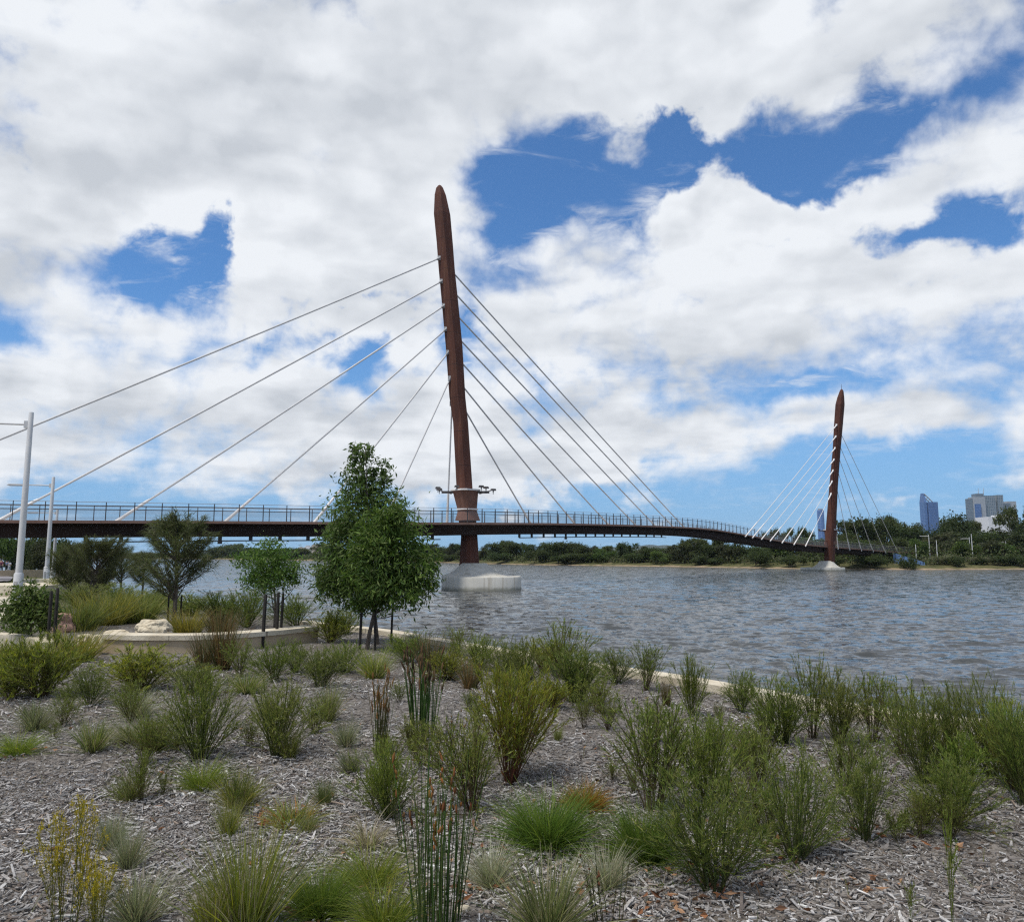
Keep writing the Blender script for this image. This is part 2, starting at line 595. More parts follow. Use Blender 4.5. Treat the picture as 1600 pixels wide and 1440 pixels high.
def _ground_mat(k):
    p_ = pos(k)
    st = k.noise(p_, 55, 3, 0.7)
    ch = k.n('ShaderNodeTexVoronoi', feature='F1')
    k.put(ch.inputs['Vector'], k.v('ADD', p_, k.v('MULTIPLY', k.noise(p_, 9, 3, out=1), (0.25, 0.25, 0.0))))
    ch.inputs['Scale'].default_value = 38
    c = ramp(k, k.sep(ch.outputs['Color'])[0], [(0.0, (0.06, 0.052, 0.044)), (0.5, (0.16, 0.145, 0.128)), (1.0, (0.30, 0.275, 0.25))])
    big = k.noise(p_, 1.2, 5, 0.6)
    c = k.mix(k.smooth(big, 0.45, 0.7, 0, 0.5), c, (0.12, 0.098, 0.074, 1))
    y = k.sep(p_)[1]
    far = k.smooth(y, 17, 30)
    c = k.mix(far, c, ramp(k, k.noise(p_, 0.7, 7, 0.65), [(0.3, (0.035, 0.05, 0.016)), (0.52, (0.08, 0.085, 0.03)), (0.7, (0.17, 0.14, 0.065))]))
    return bsdf(k, c, 0.95, k.m('ADD', ch.outputs['Distance'], k.m('MULTIPLY', st, 0.6)), 0.8, 0.03, spec=0.15)


M['ground'] = mat('mulched_ground', _ground_mat)
gx, gy = axis(-14, 12, 0.16, 4000), axis(2, 22, 0.16, 4000)
gy = np.concatenate([[-380.0], gy[gy > -370]])
XX, YY = np.meshgrid(gx, gy)
ZZ = ground_z(XX, YY)
nx, ny = len(gx), len(gy)
idx = np.arange(nx * ny).reshape(ny, nx)
gq = np.stack([idx[:-1, :-1].ravel(), idx[:-1, 1:].ravel(), idx[1:, 1:].ravel(), idx[1:, :-1].ravel()], 1)
ground = link('ground', mesh_np('ground', np.stack([XX.ravel(), YY.ravel(), ZZ.ravel()], 1), [gq], M['ground'], True))
tag(ground, kind='structure')


# ------------------------------------------------------------------ water
def _water(k):
    p_ = pos(k)
    big = k.noise(k.v('MULTIPLY', p_, (0.03, 0.06, 1)), 1, 4, 0.6)
    gust = k.noise(k.v('MULTIPLY', p_, (0.12, 0.20, 1)), 1, 3, 0.6)
    c = k.mix(k.smooth(big, 0.35, 0.65), (0.054, 0.058, 0.058, 1), (0.068, 0.070, 0.066, 1))
    b = k.n('ShaderNodeBsdfPrincipled')
    k.put(b.inputs['Base Color'], c)
    k.put(b.inputs['Roughness'], 0.10)
    b.inputs['IOR'].default_value = 1.33
    # wind chop finer than the mesh: slopes of two wavelets added to the surface normal
    hb = (0.5, 0.5, 0.5)
    s1 = k.v('SUBTRACT', k.noise(k.v('MULTIPLY', p_, (0.55, 1.0, 1.0)), 1.5, 2, 0.55, 0.4, 1), hb)
    s2 = k.v('SUBTRACT', k.noise(k.v('MULTIPLY', p_, (0.65, 1.0, 1.0)), 5.5, 2, 0.55, 0.4, 1), hb)
    sl = k.v('ADD', k.v('MULTIPLY', s1, (0.95, 1.75, 0.0)), k.v('MULTIPLY', s2, (0.50, 0.75, 0.0)))
    sl = k.v('MULTIPLY', sl, k.xyz(*[k.smooth(gust, 0.3, 0.7, 0.75, 1.25)] * 3))
    nn_ = k.v('NORMALIZE', k.v('ADD', k.n('ShaderNodeNewGeometry').outputs['Normal'], sl))
    k.t.links.new(nn_, b.inputs['Normal'])
    return b.outputs[0]


M['water'] = mat('river_water', _water)
NA, NR = 900, 1050
ang = np.linspace(R(-62), R(62), NA)
rad = 7.0 * (900 / 7.0) ** np.linspace(0, 1, NR)
AA, RR = np.meshgrid(ang, rad)
WX, WY = RR * np.sin(AA), RR * np.cos(AA)
cell = RR * (np.log(900 / 7.0) / NR)
h = np.zeros_like(WX)
wr = np.random.default_rng(21)
for i in range(80):
    lam = 0.22 * (9 ** wr.uniform(0, 1) ** 1.15)
    th = R(250) + wr.normal(0, 0.55)
    kx, ky = math.cos(th) * 2 * math.pi / lam, math.sin(th) * 2 * math.pi / lam
    amp = 0.0052 * lam ** 0.62
    fade = np.clip((lam / (cell * 2.5)) - 1, 0, 1)
    ph = kx * WX + ky * WY + wr.uniform(0, 6.28) + 0.8 * np.sin(WX * wr.uniform(.05, .2) + WY * wr.uniform(.05, .2))
    w = np.sin(ph)
    h += amp * fade * (w + 0.35 * w * w)
idx = np.arange(NA * NR).reshape(NR, NA)
wq = np.stack([idx[:-1, :-1].ravel(), idx[:-1, 1:].ravel(), idx[1:, 1:].ravel(), idx[1:, :-1].ravel()], 1)[:, ::-1]
wv = np.stack([WX.ravel(), WY.ravel(), h.ravel()], 1)
nb = len(wv)
flat = np.array([(-5900, -380, -0.45), (5900, -380, -0.45), (5900, 5150, -0.45), (-5900, 5150, -0.45)])
water = link('river_water', mesh_np('river_water', np.concatenate([wv, flat]), [wq, np.array([[nb, nb + 1, nb + 2, nb + 3]])], M['water'], True))
tag(water, kind='structure')

# ------------------------------------------------------------------ far bank (island) and hills
M['bank'] = None


def _bank(k):
    p_ = pos(k)
    z = k.sep(p_)[2]
    n_ = k.noise(p_, 0.25, 6, 0.65)
    sand = ramp(k, k.noise(p_, 0.8, 5), [(0.3, (0.20, 0.145, 0.09)), (0.7, (0.36, 0.28, 0.185))])
    veg = ramp(k, k.noise(p_, 0.35, 6, 0.6), [(0.3, (0.045, 0.05, 0.02)), (0.6, (0.10, 0.095, 0.04)), (0.75, (0.2, 0.16, 0.09))])
    f = k.smooth(k.m('ADD', z, k.m('MULTIPLY', n_, 1.1)), 0.62, 0.95)
    return bsdf(k, k.mix(f, sand, veg), 0.95, spec=0.1)


M['bank'] = mat('far_bank_soil', _bank)
FARP = [(-400, 871), (-100, 871.5), (120, 872), (330, 873), (480, 875.3), (600, 877), (700, 879), (830, 882.2), (1000, 884.3), (1125, 886.2), (1200, 887.6), (1300, 889.2), (1450, 889.8), (1600, 889.0), (1800, 889), (2300, 888)]


def far_pt(px):
    for (x0, y0), (x1, y1) in zip(FARP[:-1], FARP[1:]):
        if x0 <= px <= x1:
            py = y0 + (y1 - y0) * (px - x0) / (x1 - x0)
            return G(px, py, 0.0)
    return G(px, FARP[-1][1], 0.0)


def far_at(px, back):
    """ground point on the far bank seen at column px, `back` metres behind its water's edge"""
    g = far_pt(px)
    d = np.array((g[0], g[1])) / math.hypot(g[0], g[1])
    z = float(np.interp(back, [-3, 0, 4, 7, 12, 30, 400], [-0.6, 0.05, 0.55, 0.95, 1.3, 2.0, 2.6]))
    return np.array((g[0] + d[0] * back, g[1] + d[1] * back, z))


bv, cols_ = [], np.arange(-400, 2301, 12)
offs = [-4, 0, 2, 4, 7, 12, 20, 30, 60, 140, 400]
for j, px in enumerate(cols_):
    for o_ in offs:
        p_ = far_at(px, o_ + (0.7 * math.sin(px * 0.13) + 0.5 * math.sin(px * 0.37) if -1 < o_ < 15 else 0) * (1.0))
        bv.append(p_)
no = len(offs)
idx = np.arange(len(bv)).reshape(-1, no)
bq = np.stack([idx[:-1, :-1].ravel(), idx[1:, :-1].ravel(), idx[1:, 1:].ravel(), idx[:-1, 1:].ravel()], 1)
fb = link('far_bank', mesh_np('far_bank', np.array(bv), [bq], M['bank'], True))
tag(fb, kind='structure')
M['hills'] = m_noise('distant_hills', (0.03, 0.045, 0.04), (0.06, 0.075, 0.055), 0.02, 0.95, 8, 0.0)
hx = np.linspace(-5200, 5200, 420)
hv, hq = [], []
for i, x_ in enumerate(hx):
    hh = 22 + 16 * mnoise.noise((x_ * 0.0011, 3.3, 0)) + 10 * mnoise.noise((x_ * 0.004, 7.1, 0)) + 6 * mnoise.noise((x_ * 0.03, 1.7, 0)) + 5 * mnoise.noise((x_ * 0.08, 5.7, 0))
    hh += 34 * math.exp(-((x_ - 880) / 420) ** 2)
    yy = 4200 + 200 * math.sin(x_ * 0.002)
    hv += [(x_, yy - 500, -2), (x_, yy, max(hh, 4)), (x_, yy + 700, -2)]
idx = np.arange(len(hv)).reshape(-1, 3)
hq = np.stack([idx[:-1, :-1].ravel(), idx[1:, :-1].ravel(), idx[1:, 1:].ravel(), idx[:-1, 1:].ravel()], 1)
tag(link('hills', mesh_np('hills', np.array(hv), [hq], M['hills'], True)), kind='structure')
# ------------------------------------------------------------------ footbridge
bridge = empty('footbridge', (0, 0, 0))
tag(bridge, 'rust coloured steel footbridge curving across the river, hung by pale cables from two leaning masts', 'bridge')
NEAR = [(-86.0, 22.0, 5.1), (-64, 37.0, 5.45)] + [tuple(P(*a)) for a in ((0, 812, 55), (330, 813.5, 63.5), (520, 815, 69), (730, 816, 76.3), (870, 817, 89), (1000, 820, 107), (1085, 823.8, 122), (1130, 828.6, 134), (1186, 838.5, 150), (1220, 844.5, 158), (1262, 850.4, 167), (1300, 853.8, 176), (1361, 858.6, 192), (1410, 862.2, 208))] + [(152, 243, 3.4), (190, 272, 2.7)]


def spline(pts, step=0.5):
    pts = [np.array(p_, float) for p_ in pts]
    pts = [2 * pts[0] - pts[1]] + pts + [2 * pts[-1] - pts[-2]]
    o = []
    for i in range(1, len(pts) - 2):
        p0, p1, p2, p3 = pts[i - 1:i + 3]
        for t in np.linspace(0, 1, 40, endpoint=False):
            o.append(0.5 * (2 * p1 + (p2 - p0) * t + (2 * p0 - 5 * p1 + 4 * p2 - p3) * t * t + (3 * p1 - p0 - 3 * p2 + p3) * t ** 3))
    o.append(pts[-2])
    o = np.array(o)
    # smooth and resample
    for _ in range(60):
        o[1:-1] = 0.25 * o[:-2] + 0.5 * o[1:-1] + 0.25 * o[2:]
    s = np.concatenate([[0], np.cumsum(np.linalg.norm(np.diff(o[:, :2], axis=0), axis=1))])
    n_ = int(s[-1] / step)
    q = np.linspace(0, s[-1], n_)
    return np.stack([np.interp(q, s, o[:, i]) for i in range(3)], 1), q


edge, es = spline(NEAR, 0.5)
tan = np.gradient(edge[:, :2], axis=0)
tan /= np.linalg.norm(tan, axis=1)[:, None]
nrm = np.stack([-tan[:, 1], tan[:, 0]], 1)
BW = 6.2


def bp(i, s, dz):
    """bridge point: index along the near edge, s metres across, dz above deck edge"""
    return np.array((edge[i, 0] + nrm[i, 0] * s, edge[i, 1] + nrm[i, 1] * s, edge[i, 2] + dz))


def sweep(name, prof, m_, idxs=None, smooth=False):
    idxs = range(0, len(edge), 2) if idxs is None else idxs
    b = MB()
    b.loft([[bp(i, s, z) for (s, z) in prof] for i in idxs])
    return b.build(name, m_, bridge, smooth)


sweep('deck', [(0.16, -0.03), (0.16, -0.20), (BW - 0.16, -0.20), (BW - 0.16, -0.03)], M['deck'])
sweep('edge_beam', [(0, 0.0), (0, -0.22), (0.155, -0.22), (0.155, 0.0)], M['corten_light'])
sweep('edge_beam', [(BW - 0.155, 0.0), (BW - 0.155, -0.22), (BW, -0.22), (BW, 0.0)], M['corten_light'])
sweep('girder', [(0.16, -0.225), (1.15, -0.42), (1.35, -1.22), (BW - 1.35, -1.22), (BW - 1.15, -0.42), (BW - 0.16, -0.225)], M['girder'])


def px_of(p_):
    d = np.asarray(p_) - np.array((0, 0, EYE))
    f = d[1] * CT + d[2] * ST
    u = -d[1] * ST + d[2] * CT
    return 800 + 1200 * d[0] / f, 720 - 1200 * u / f


def rail(s, inward):
    prof = lambda r_, z: [(s + r_ * math.cos(a), z + r_ * math.sin(a)) for a in [math.pi / 3 * j for j in range(6)]]
    sweep('handrail', prof(0.035, 1.12), M['steel_dark'], range(0, len(edge), 2))
    sweep('top_rail', prof(0.022, 1.40), M['steel_grey'], range(0, len(edge), 2))
    b = MB()
    for z in np.arange(0.10, 1.08, 0.085):
        b.loft([[bp(i, s + dy, z + dz) for dy, dz in ((-.007, -.007), (.007, -.007), (.007, .007), (-.007, .007))] for i in range(0, len(edge), 4)])
    b.build('rail_wires', M['steel_grey'], bridge)


rail(0.10, 1)
rail(BW - 0.10, -1)


def post_geo(b, i, s, lean):
    p0, p1 = bp(i, s, 0.0), bp(i, s, 1.41)
    t, n_ = tan[i], nrm[i]
    rings = []
    for q, (hw, off) in zip((0, 1.0, 1.41), ((0.055, 0), (0.045, lean * 0.0), (0.03, lean * 0.0))):
        c = p0 * (1 - q / 1.41) + p1 * q / 1.41
        rings.append([c + np.array((t[0] * a * 0.03 + n_[0] * e * hw, t[1] * a * 0.03 + n_[1] * e * hw, 0)) for a, e in ((-1, -1), (1, -1), (1, 1), (-1, 1))])
    b.loft(rings)


post_i = [int(round(q / 0.5)) for q in np.arange(2, es[-1] - 4, 2.0)]
near_vis = []
for i in post_i:
    x_, y_ = px_of(bp(i, 0.1, 0.7))
    near_vis.append((0 if -40 < x_ < 1650 and edge[i, 1] > 10 else 1, edge[i, 1], i))
near_vis.sort()
own = {i for _, _, i in near_vis[:62]}
far_own = {i for _, _, i in near_vis[:38]}
rest = MB()
for i in post_i:
    for s, st_ in ((0.10, own), (BW - 0.10, far_own)):
        if i in st_:
            b = MB()
            post_geo(b, i, s, 0)
            b.build('railing_post', M['steel_dark'], bridge)
        else:
            post_geo(rest, i, s, 0)
tag(rest.build('railing_posts', M['steel_dark'], bridge), kind='stuff')

# service rail slung below the deck
def under(i0, i1):
    b = MB()
    b.loft([[bp(i, 2.0 + dy, -1.62 + dz) for dy, dz in ((-.06, -.05), (.06, -.05), (.06, .05), (-.06, .05))] for i in range(i0, i1, 2)])
    for i in range(i0, i1, 5):
        c = bp(i, 2.0, -1.40)
        b.box(c, (0.3, 0.12, 0.42), math.atan2(tan[i, 1], tan[i, 0]))
    for i in range(i0 + 20, i1, 61):
        c = bp(i, 2.0, -1.76)
        b.box(c, (0.34, 0.2, 0.24), math.atan2(tan[i, 1], tan[i, 0]))
    return b.build('service_rail', M['steel_dark'], bridge)


def idx_near_px(px, s=0.0):
    c = [abs(px_of(bp(i, s, 0))[0] - px) if edge[i, 1] > 20 else 1e9 for i in range(len(edge))]
    return int(np.argmin(c))


under(idx_near_px(140), idx_near_px(712))
under(idx_near_px(836), idx_near_px(1062))


def ring(c, ax, ay, hx_, hy_, cham=0.3):
    o = []
    for sx, sy in ((1, -1), (1, 1), (-1, 1), (-1, -1)):
        a = [(sx, sy * (1 - cham)), (sx * (1 - cham), sy)]
        if sx * sy < 0:
            a = a[::-1]
        o += a
    return [np.array(c) + ax * (u * hx_) + ay * (v * hy_) for u, v in o]


def make_pylon(rows, Yb, Yt, dirx, collar):
    """rows: (left px, right px, py) from base to tip; Yb..Yt distance north at base and tip"""
    dirx = np.array((dirx[0], dirx[1], 0.0))
    diry = np.array((-dirx[1], dirx[0], 0.0))
    y0, y1 = rows[0][2], rows[-1][2]
    b = MB()
    rings = []
    axis_pts = []
    for (l, r_, py) in rows:
        Y = Yb + (Yt - Yb) * (y0 - py) / (y0 - y1)
        a, c = P(l, py, Y), P(r_, py, Y)
        hw = (c[0] - a[0]) / 2
        ctr = (a + c) / 2
        axis_pts.append((ctr, hw))
        rings.append(ring(ctr, dirx, diry, hw * 0.98, hw * 0.92, 0.34))
    b.loft(rings)
    return b.build('mast', M['corten'], bridge), axis_pts


rows1 = [(719.5, 747, 884), (722, 744.5, 838), (716.5, 741.5, 800), (715, 737, 765), (709.5, 730, 660), (703.7, 725.6, 620), (698, 721, 540), (691.7, 714.2, 470), (687, 709, 420), (684, 706, 380),
         (679.6, 702, 335), (680.3, 695.8, 305), (682.2, 691.8, 294), (685, 689, 290)]
rows2 = [(1288.5, 1303.0, 879), (1290.5, 1304.5, 838), (1296.8, 1308.2, 759), (1302, 1312.6, 702), (1304.2, 1316, 663), (1306.4, 1318.6, 632), (1309, 1318.3, 621), (1312.4, 1317.6, 611), (1314, 1316, 608)]
i1 = idx_near_px(733)
i2 = idx_near_px(1297)
Y1 = edge[i1, 1] + nrm[i1, 1] * (BW - 0.6) 
Y2 = edge[i2, 1] + 0.2
mast1, ax1 = make_pylon(rows1, Y1, Y1 + 3.2, tan[i1], None)
mast2, ax2 = make_pylon(rows2, Y2, Y2 - 3.5, tan[i2], None)


def collar(mast, rws, Y, tn, flood_px, name='collar'):
    dx = np.array((tn[0], tn[1], 0))
    dy = np.array((-tn[1], tn[0], 0))
    b = MB()
    rings = []
    for (l, r_, py) in rws:
        a, c = P(l, py, Y), P(r_, py, Y)
        hw = (c[0] - a[0]) / 2
        rings.append(ring((a + c) / 2, dx, dy, hw, hw * 0.95, 0.34))
    b.loft(rings)
    b.build(name, M['collar'], mast)
    l, r_, py = rws[-1]
    a, c = P(l, py, Y), P(r_, py, Y)
    ctr, hw = (a + c) / 2, (c[0] - a[0]) / 2
    b = MB()
    b.loft([ring(ctr + np.array((0, 0, z)), dx, dy, hw + 0.16, hw + 0.16, 0.34) for z in (0.0, 0.16)])
    b.build('platform_ring', M['sleeve'], mast)
    for sgn in (-1, 1):
        b = MB()
        b.box(ctr + np.array((sgn * (hw + 0.75), 0, -0.12)), (1.2, 0.5, 0.22))
        b.tube([ctr + np.array((sgn * (hw + 0.3), 0.0, -0.3)), ctr + np.array((sgn * (hw + 1.5), 0, 0.05))], 0.05)
        b.build('lamp_bracket', M['steel_dark'], mast)
    for (ox, oy, oz, rz) in flood_px:
        f = MB()
        c0 = ctr + np.array((ox * (hw + 0.2), oy, oz))
        f.box(c0, (0.55, 0.42, 0.2), rz, 0.8)
        f.box(c0 + np.array((0, 0, -0.17)), (0.12, 0.3, 0.2))
        f.tube([c0 + np.array((0, 0, -0.1)), c0 + np.array((0, 0, -0.5))], 0.035)
        f.build('floodlight', M['steel_dark'], mast)


FL = [(-2.15, 0.1, 0.35, 0.3), (-2.0, -0.5, 0.15, -0.4), (-0.62, -1.0, 0.42, 0.1), (1.25, -0.9, 0.42, 0.2), (1.6, -0.3, 0.35, -0.3), (2.15, 0.1, 0.15, 0.4)]
collar(mast1, [(714, 747.5, 813), (717.5, 743, 798), (716.5, 743, 794), (710.2, 744.5, 767)], Y1, tan[i1], FL)
collar(mast2, [(1289, 1306, 850), (1291, 1305, 842), (1289.5, 1306.5, 828)], Y2, tan[i2], FL[1:5])
# pale band round the collar foot
b = MB()
l, r_ = P(716.8, 796, Y1), P(743.7, 796, Y1)
dx_, dy_ = np.array((tan[i1][0], tan[i1][1], 0)), np.array((-tan[i1][1], tan[i1][0], 0))
b.loft([ring((l + r_) / 2 + np.array((0, 0, z)), dx_, dy_, (r_[0] - l[0]) / 2 + 0.05, (r_[0] - l[0]) / 2 + 0.05, 0.34) for z in (-0.04, 0.08)])
b.build('pale_band', M['sleeve'], mast1)


def pile_cap(cx, cy, rx, ry, h_, ped, rz, top):
    b = MB()
    rings = []
    N = 36
    for (f, z) in ((1.0, -1.5), (1.0, h_ - 0.12), (0.985, h_)):
        rings.append([(cx + math.cos(rz) * rx * f * math.copysign(abs(math.cos(a)) ** 0.8, math.cos(a)) - math.sin(rz) * ry * f * math.copysign(abs(math.sin(a)) ** 0.8, math.sin(a)),
                       cy + math.sin(rz) * rx * f * math.copysign(abs(math.cos(a)) ** 0.8, math.cos(a)) + math.cos(rz) * ry * f * math.copysign(abs(math.sin(a)) ** 0.8, math.sin(a)), z)
                      for a in [2 * math.pi * j / N for j in range(N)]])
    pcx, pcy, pr0, pr1 = ped
    for f, z in ((0.0, h_ + 0.0), (0.30, h_ + (top - h_) * 0.16), (0.62, h_ + (top - h_) * 0.46), (0.86, h_ + (top - h_) * 0.8), (1.0, top)):
        rr = pr0 + (pr1 - pr0) * f
        rings.append([(pcx + math.cos(a + rz) * rr, pcy + math.sin(a + rz) * rr * 0.9, z + 0.003) for a in [2 * math.pi * j / N for j in range(N)]])
    b.loft(rings)
    return b.build('pile_cap', M['concrete'], bridge, True)


c1 = P(752.5, 880, Y1)
m1 = P(736, 880, Y1)
pile_cap(c1[0], Y1 - 0.6, 4.05, 3.9, 1.35, (m1[0] + 0.35, Y1 - 0.3, 3.45, 1.25), 0.2, P(736, 879.5, Y1)[2])
c2 = P(1285, 880, Y2)
m2 = P(1293, 877, Y2)
pile_cap(c2[0], Y2, 4.85, 3.2, 0.75, (m2[0] - 0.3, Y2, 3.1, 1.4), 0.1, P(1293, 876, Y2)[2])


# ------------------------------------------------------------------ stay cables
def at_height(axp, py, Yb, Yt, rows):
    pass


def mast_at(rows, axp, py):
    ys = [r_[2] for r_ in rows][::-1]
    c = np.array([a[0] for a in axp])[::-1]
    hw = np.array([a[1] for a in axp])[::-1]
    return np.array([np.interp(py, ys, c[:, i]) for i in range(3)]), float(np.interp(py, ys, hw))


def cable(rows, axp, py_top, px_deck, s_deck, side, stub, thick_top=False, z_deck=-0.02):
    c, hw = mast_at(rows, axp, py_top)
    if isinstance(px_deck, tuple):
        foot = bp(px_deck[0], s_deck, z_deck)
    else:
        foot = bp(idx_near_px(px_deck, s_deck), s_deck, z_deck)
    d = foot - c
    d /= np.linalg.norm(d)
    hor = np.array((d[0], d[1], 0))
    hor /= np.linalg.norm(hor)
    top = c + hor * hw * 0.9
    d = foot - top
    L = np.linalg.norm(d)
    d /= L
    b = MB()
    n_ = 14
    pts = [top + d * L * t + np.array((0, 0, -0.0022 * L * 4 * t * (1 - t))) for t in np.linspace(0, 1, n_)]
    b.tube(pts, 0.060 if s_deck < 1 else 0.088, 8)
    o = b.build('stay_cable', M['cable'], bridge, True)
    b = MB()
    b.tube([foot - d * stub, foot - d * stub * 0.93, foot - d * stub * 0.3, foot + d * 0.1], [q_ * (0.8 if s_deck < 1 else 1) for q_ in (0.085, 0.125, 0.135, 0.17)], 10)
    b.build('lower_sleeve', M['sleeve'], o, True)
    b = MB()
    tl = 2.2 if thick_top else 0.55
    b.tube([top - d * 0.15, top + d * tl * 0.9, top + d * tl], [0.15, 0.13, 0.09], 10)
    b.box(top + d * 0.1, (0.5, 0.16, 0.5))
    b.build('upper_socket', M['sleeve'] if thick_top else M['steel_grey'], o, True)
    return o


SF = BW - 0.45
e_left = idx_near_px(178, SF)
e_next = idx_near_px(345, SF)
gap = max(8, e_next - e_left)
for py, px in ((405, (max(2, e_left - 2 * gap - 6),)), (441, (max(2, e_left - gap),)), (479, 178), (515, 345), (551, 488), (591, 602), (629, 697)):
    cable(rows1, ax1, py, px, SF, -1, 3.4)
for py, px in ((419, 1074), (452, 1055), (487, 1027), (524, 997), (560, 954), (597, 899), (630, 831)):
    cable(rows1, ax1, py, px, SF, 1, 2.6)
for py, px in ((664, 1164), (682, 1176), (700, 1189), (718, 1204), (735, 1221), (752, 1240), (771, 1258)):
    cable(rows2, ax2, py, px, -0.12, -1, 5.5, True, -0.45)
for py, px in ((671, 1404), (690, 1384), (708, 1364), (727, 1346), (748, 1327), (770, 1309)):
    cable(rows2, ax2, py, px, -0.12, 1, 3.0, False, -0.45)
# ------------------------------------------------------------------ foliage
def foliage_mat(name, trans=0.4, rough=0.55):
    def fn(k):
        at = k.n('ShaderNodeAttribute', attribute_name='col')
        rnd = k.n('ShaderNodeObjectInfo').outputs['Random']
        hs = k.n('ShaderNodeHueSaturation')
        k.put(hs.inputs['Hue'], k.lin(rnd, 0, 1, 0.488, 0.512))
        k.put(hs.inputs['Value'], k.lin(k.m('FRACT', k.m('MULTIPLY', rnd, 7.31)), 0, 1, 0.85, 1.15))
        k.put(hs.inputs['Color'], at.outputs['Color'])
        c = hs.outputs[0]
        b = bsdf(k, c, rough, spec=0.22)
        t = k.n('ShaderNodeBsdfTranslucent')
        k.put(t.inputs['Color'], k.mix(1.0, c, (1.1, 1.2, 0.7, 1), 'MULTIPLY'))
        mx = k.n('ShaderNodeMixShader')
        mx.inputs[0].default_value = trans
        k.t.links.new(b, mx.inputs[1])
        k.t.links.new(t.outputs[0], mx.inputs[2])
        return mx.outputs[0]
    return mat(name, fn)


M['leaf'] = foliage_mat('foliage')
M['bark'] = m_noise('bark', (0.045, 0.035, 0.028), (0.14, 0.115, 0.09), 9, 0.9, 6, 0.5, 0.01)
M['palebark'] = m_noise('pale_bark', (0.16, 0.13, 0.10), (0.32, 0.28, 0.22), 2, 0.9, 6, 0.3, 0.01)
M['stake'] = m_noise('dark_stake', (0.012, 0.011, 0.010), (0.035, 0.03, 0.026), 6, 0.8, 4, 0.2, 0.01)
M['seed'] = foliage_mat('seed_head', 0.1, 0.8)


def unit(v):
    return v / np.maximum(np.linalg.norm(v, axis=-1, keepdims=True), 1e-9)


def pick(r_, pal, n, jit=0.18):
    pal = np.array(pal, float)
    c = pal[r_.integers(0, len(pal), n)]
    return np.clip(c * (1 + r_.normal(0, jit, (n, 1))), 0.004, 0.9)


def leaf_quads(r_, c, d, ln, wd, cols):
    """diamond leaves: centres c, directions d"""
    n = len(c)
    side = unit(np.cross(d, r_.normal(size=(n, 3))))
    ln, wd = np.broadcast_to(ln, (n,))[:, None], np.broadcast_to(wd, (n,))[:, None]
    fold = unit(np.cross(side, d)) * wd * 0.25
    v = np.stack([c - d * ln / 2, c + side * wd / 2 + fold, c + d * ln / 2, c - side * wd / 2 + fold], 1).reshape(-1, 3)
    f = np.arange(4 * n).reshape(n, 4)
    return v, f, np.repeat(cols, 4, axis=0)


def crown_mesh(name, seed, lobes, n, leaf, aspect, pal, droop=0.3, clump=0.16, shell=0.5, per=14):
    """leaves gathered in sprigs that fill the lobes (x,y,z,rx,ry,rz)"""
    r_ = np.random.default_rng(seed)
    L = np.array(lobes, float)
    vol = (L[:, 3] * L[:, 4] * L[:, 5]) ** 0.75
    k_ = max(3, n // per)
    which = r_.choice(len(L), k_, p=vol / vol.sum())
    dr = unit(r_.normal(size=(k_, 3)))
    rr = shell + (1 - shell) * r_.uniform(size=(k_, 1)) ** 0.6
    rr = rr * (1 + r_.normal(0, 0.07, (k_, 1)))
    sc = L[which, :3] + dr * rr * L[which, 3:]
    ctr = np.repeat(sc, per, axis=0)
    out = np.repeat(dr, per, axis=0)
    m_ = len(ctr)
    rad = clump * np.repeat(L[which, 3:].mean(1), per)[:, None]
    p_ = ctr + r_.normal(size=(m_, 3)) * rad
    d = unit(out * 0.6 + r_.normal(size=(m_, 3)) * 0.75 + np.array((0, 0, -droop)))
    ln = leaf * r_.uniform(0.6, 1.35, m_)
    tone = np.repeat(1 + r_.normal(0, 0.16, (k_, 1)), per, axis=0)
    v, f, c = leaf_quads(r_, p_, d, ln, ln * aspect, pick(r_, pal, m_) * tone)
    return mesh_np(name, v, [f], M['leaf'], False, c)


def ribbons(r_, base, dirs, L, wd, droop, lean, cols, seg=4, tipw=0.1):
    """blades: base points, unit start directions, lengths; they bend down by droop and outward by lean"""
    n = len(base)
    L = np.broadcast_to(L, (n,))
    wd = np.broadcast_to(wd, (n,))
    droop = np.broadcast_to(droop, (n,))
    s = np.linspace(0, 1, seg + 1)
    hor = dirs * np.array((1, 1, 0))
    hor = unit(hor + 1e-6)
    path = base[:, None] + dirs[:, None] * (L[:, None] * s)[..., None] + hor[:, None] * (lean * L[:, None] * s ** 2)[..., None]
    path[..., 2] -= droop[:, None] * L[:, None] * s ** 2.2
    side = unit(np.cross(dirs, r_.normal(size=(n, 3))))
    w = wd[:, None] * (1 - (1 - tipw) * s ** 1.5)
    a = path + side[:, None] * w[..., None] / 2
    b = path - side[:, None] * w[..., None] / 2
    v = np.stack([a, b], 2).reshape(n, -1, 3)
    m_ = 2 * (seg + 1)
    q = np.array([[2 * i, 2 * i + 1, 2 * i + 3, 2 * i + 2] for i in range(seg)])
    f = (np.arange(n)[:, None, None] * m_ + q[None]).reshape(-1, 4)
    return v.reshape(-1, 3), f, np.repeat(cols, m_, axis=0), path


def disc(r_, n, rad):
    a, q = r_.uniform(0, 6.283, n), rad * np.sqrt(r_.uniform(size=n))
    return np.stack([q * np.cos(a), q * np.sin(a), np.zeros(n)], 1), a


def merge(parts):
    vs, fs, cs, o = [], [], [], 0
    for v, f, c in parts:
        vs.append(v)
        fs.append(f + o)
        cs.append(c)
        o += len(v)
    quads = [f for f in fs if f.shape[1] == 4]
    tris = [f for f in fs if f.shape[1] == 3]
    faces = ([np.concatenate(quads)] if quads else []) + ([np.concatenate(tris)] if tris else [])
    return np.concatenate(vs), faces, np.concatenate(cs)


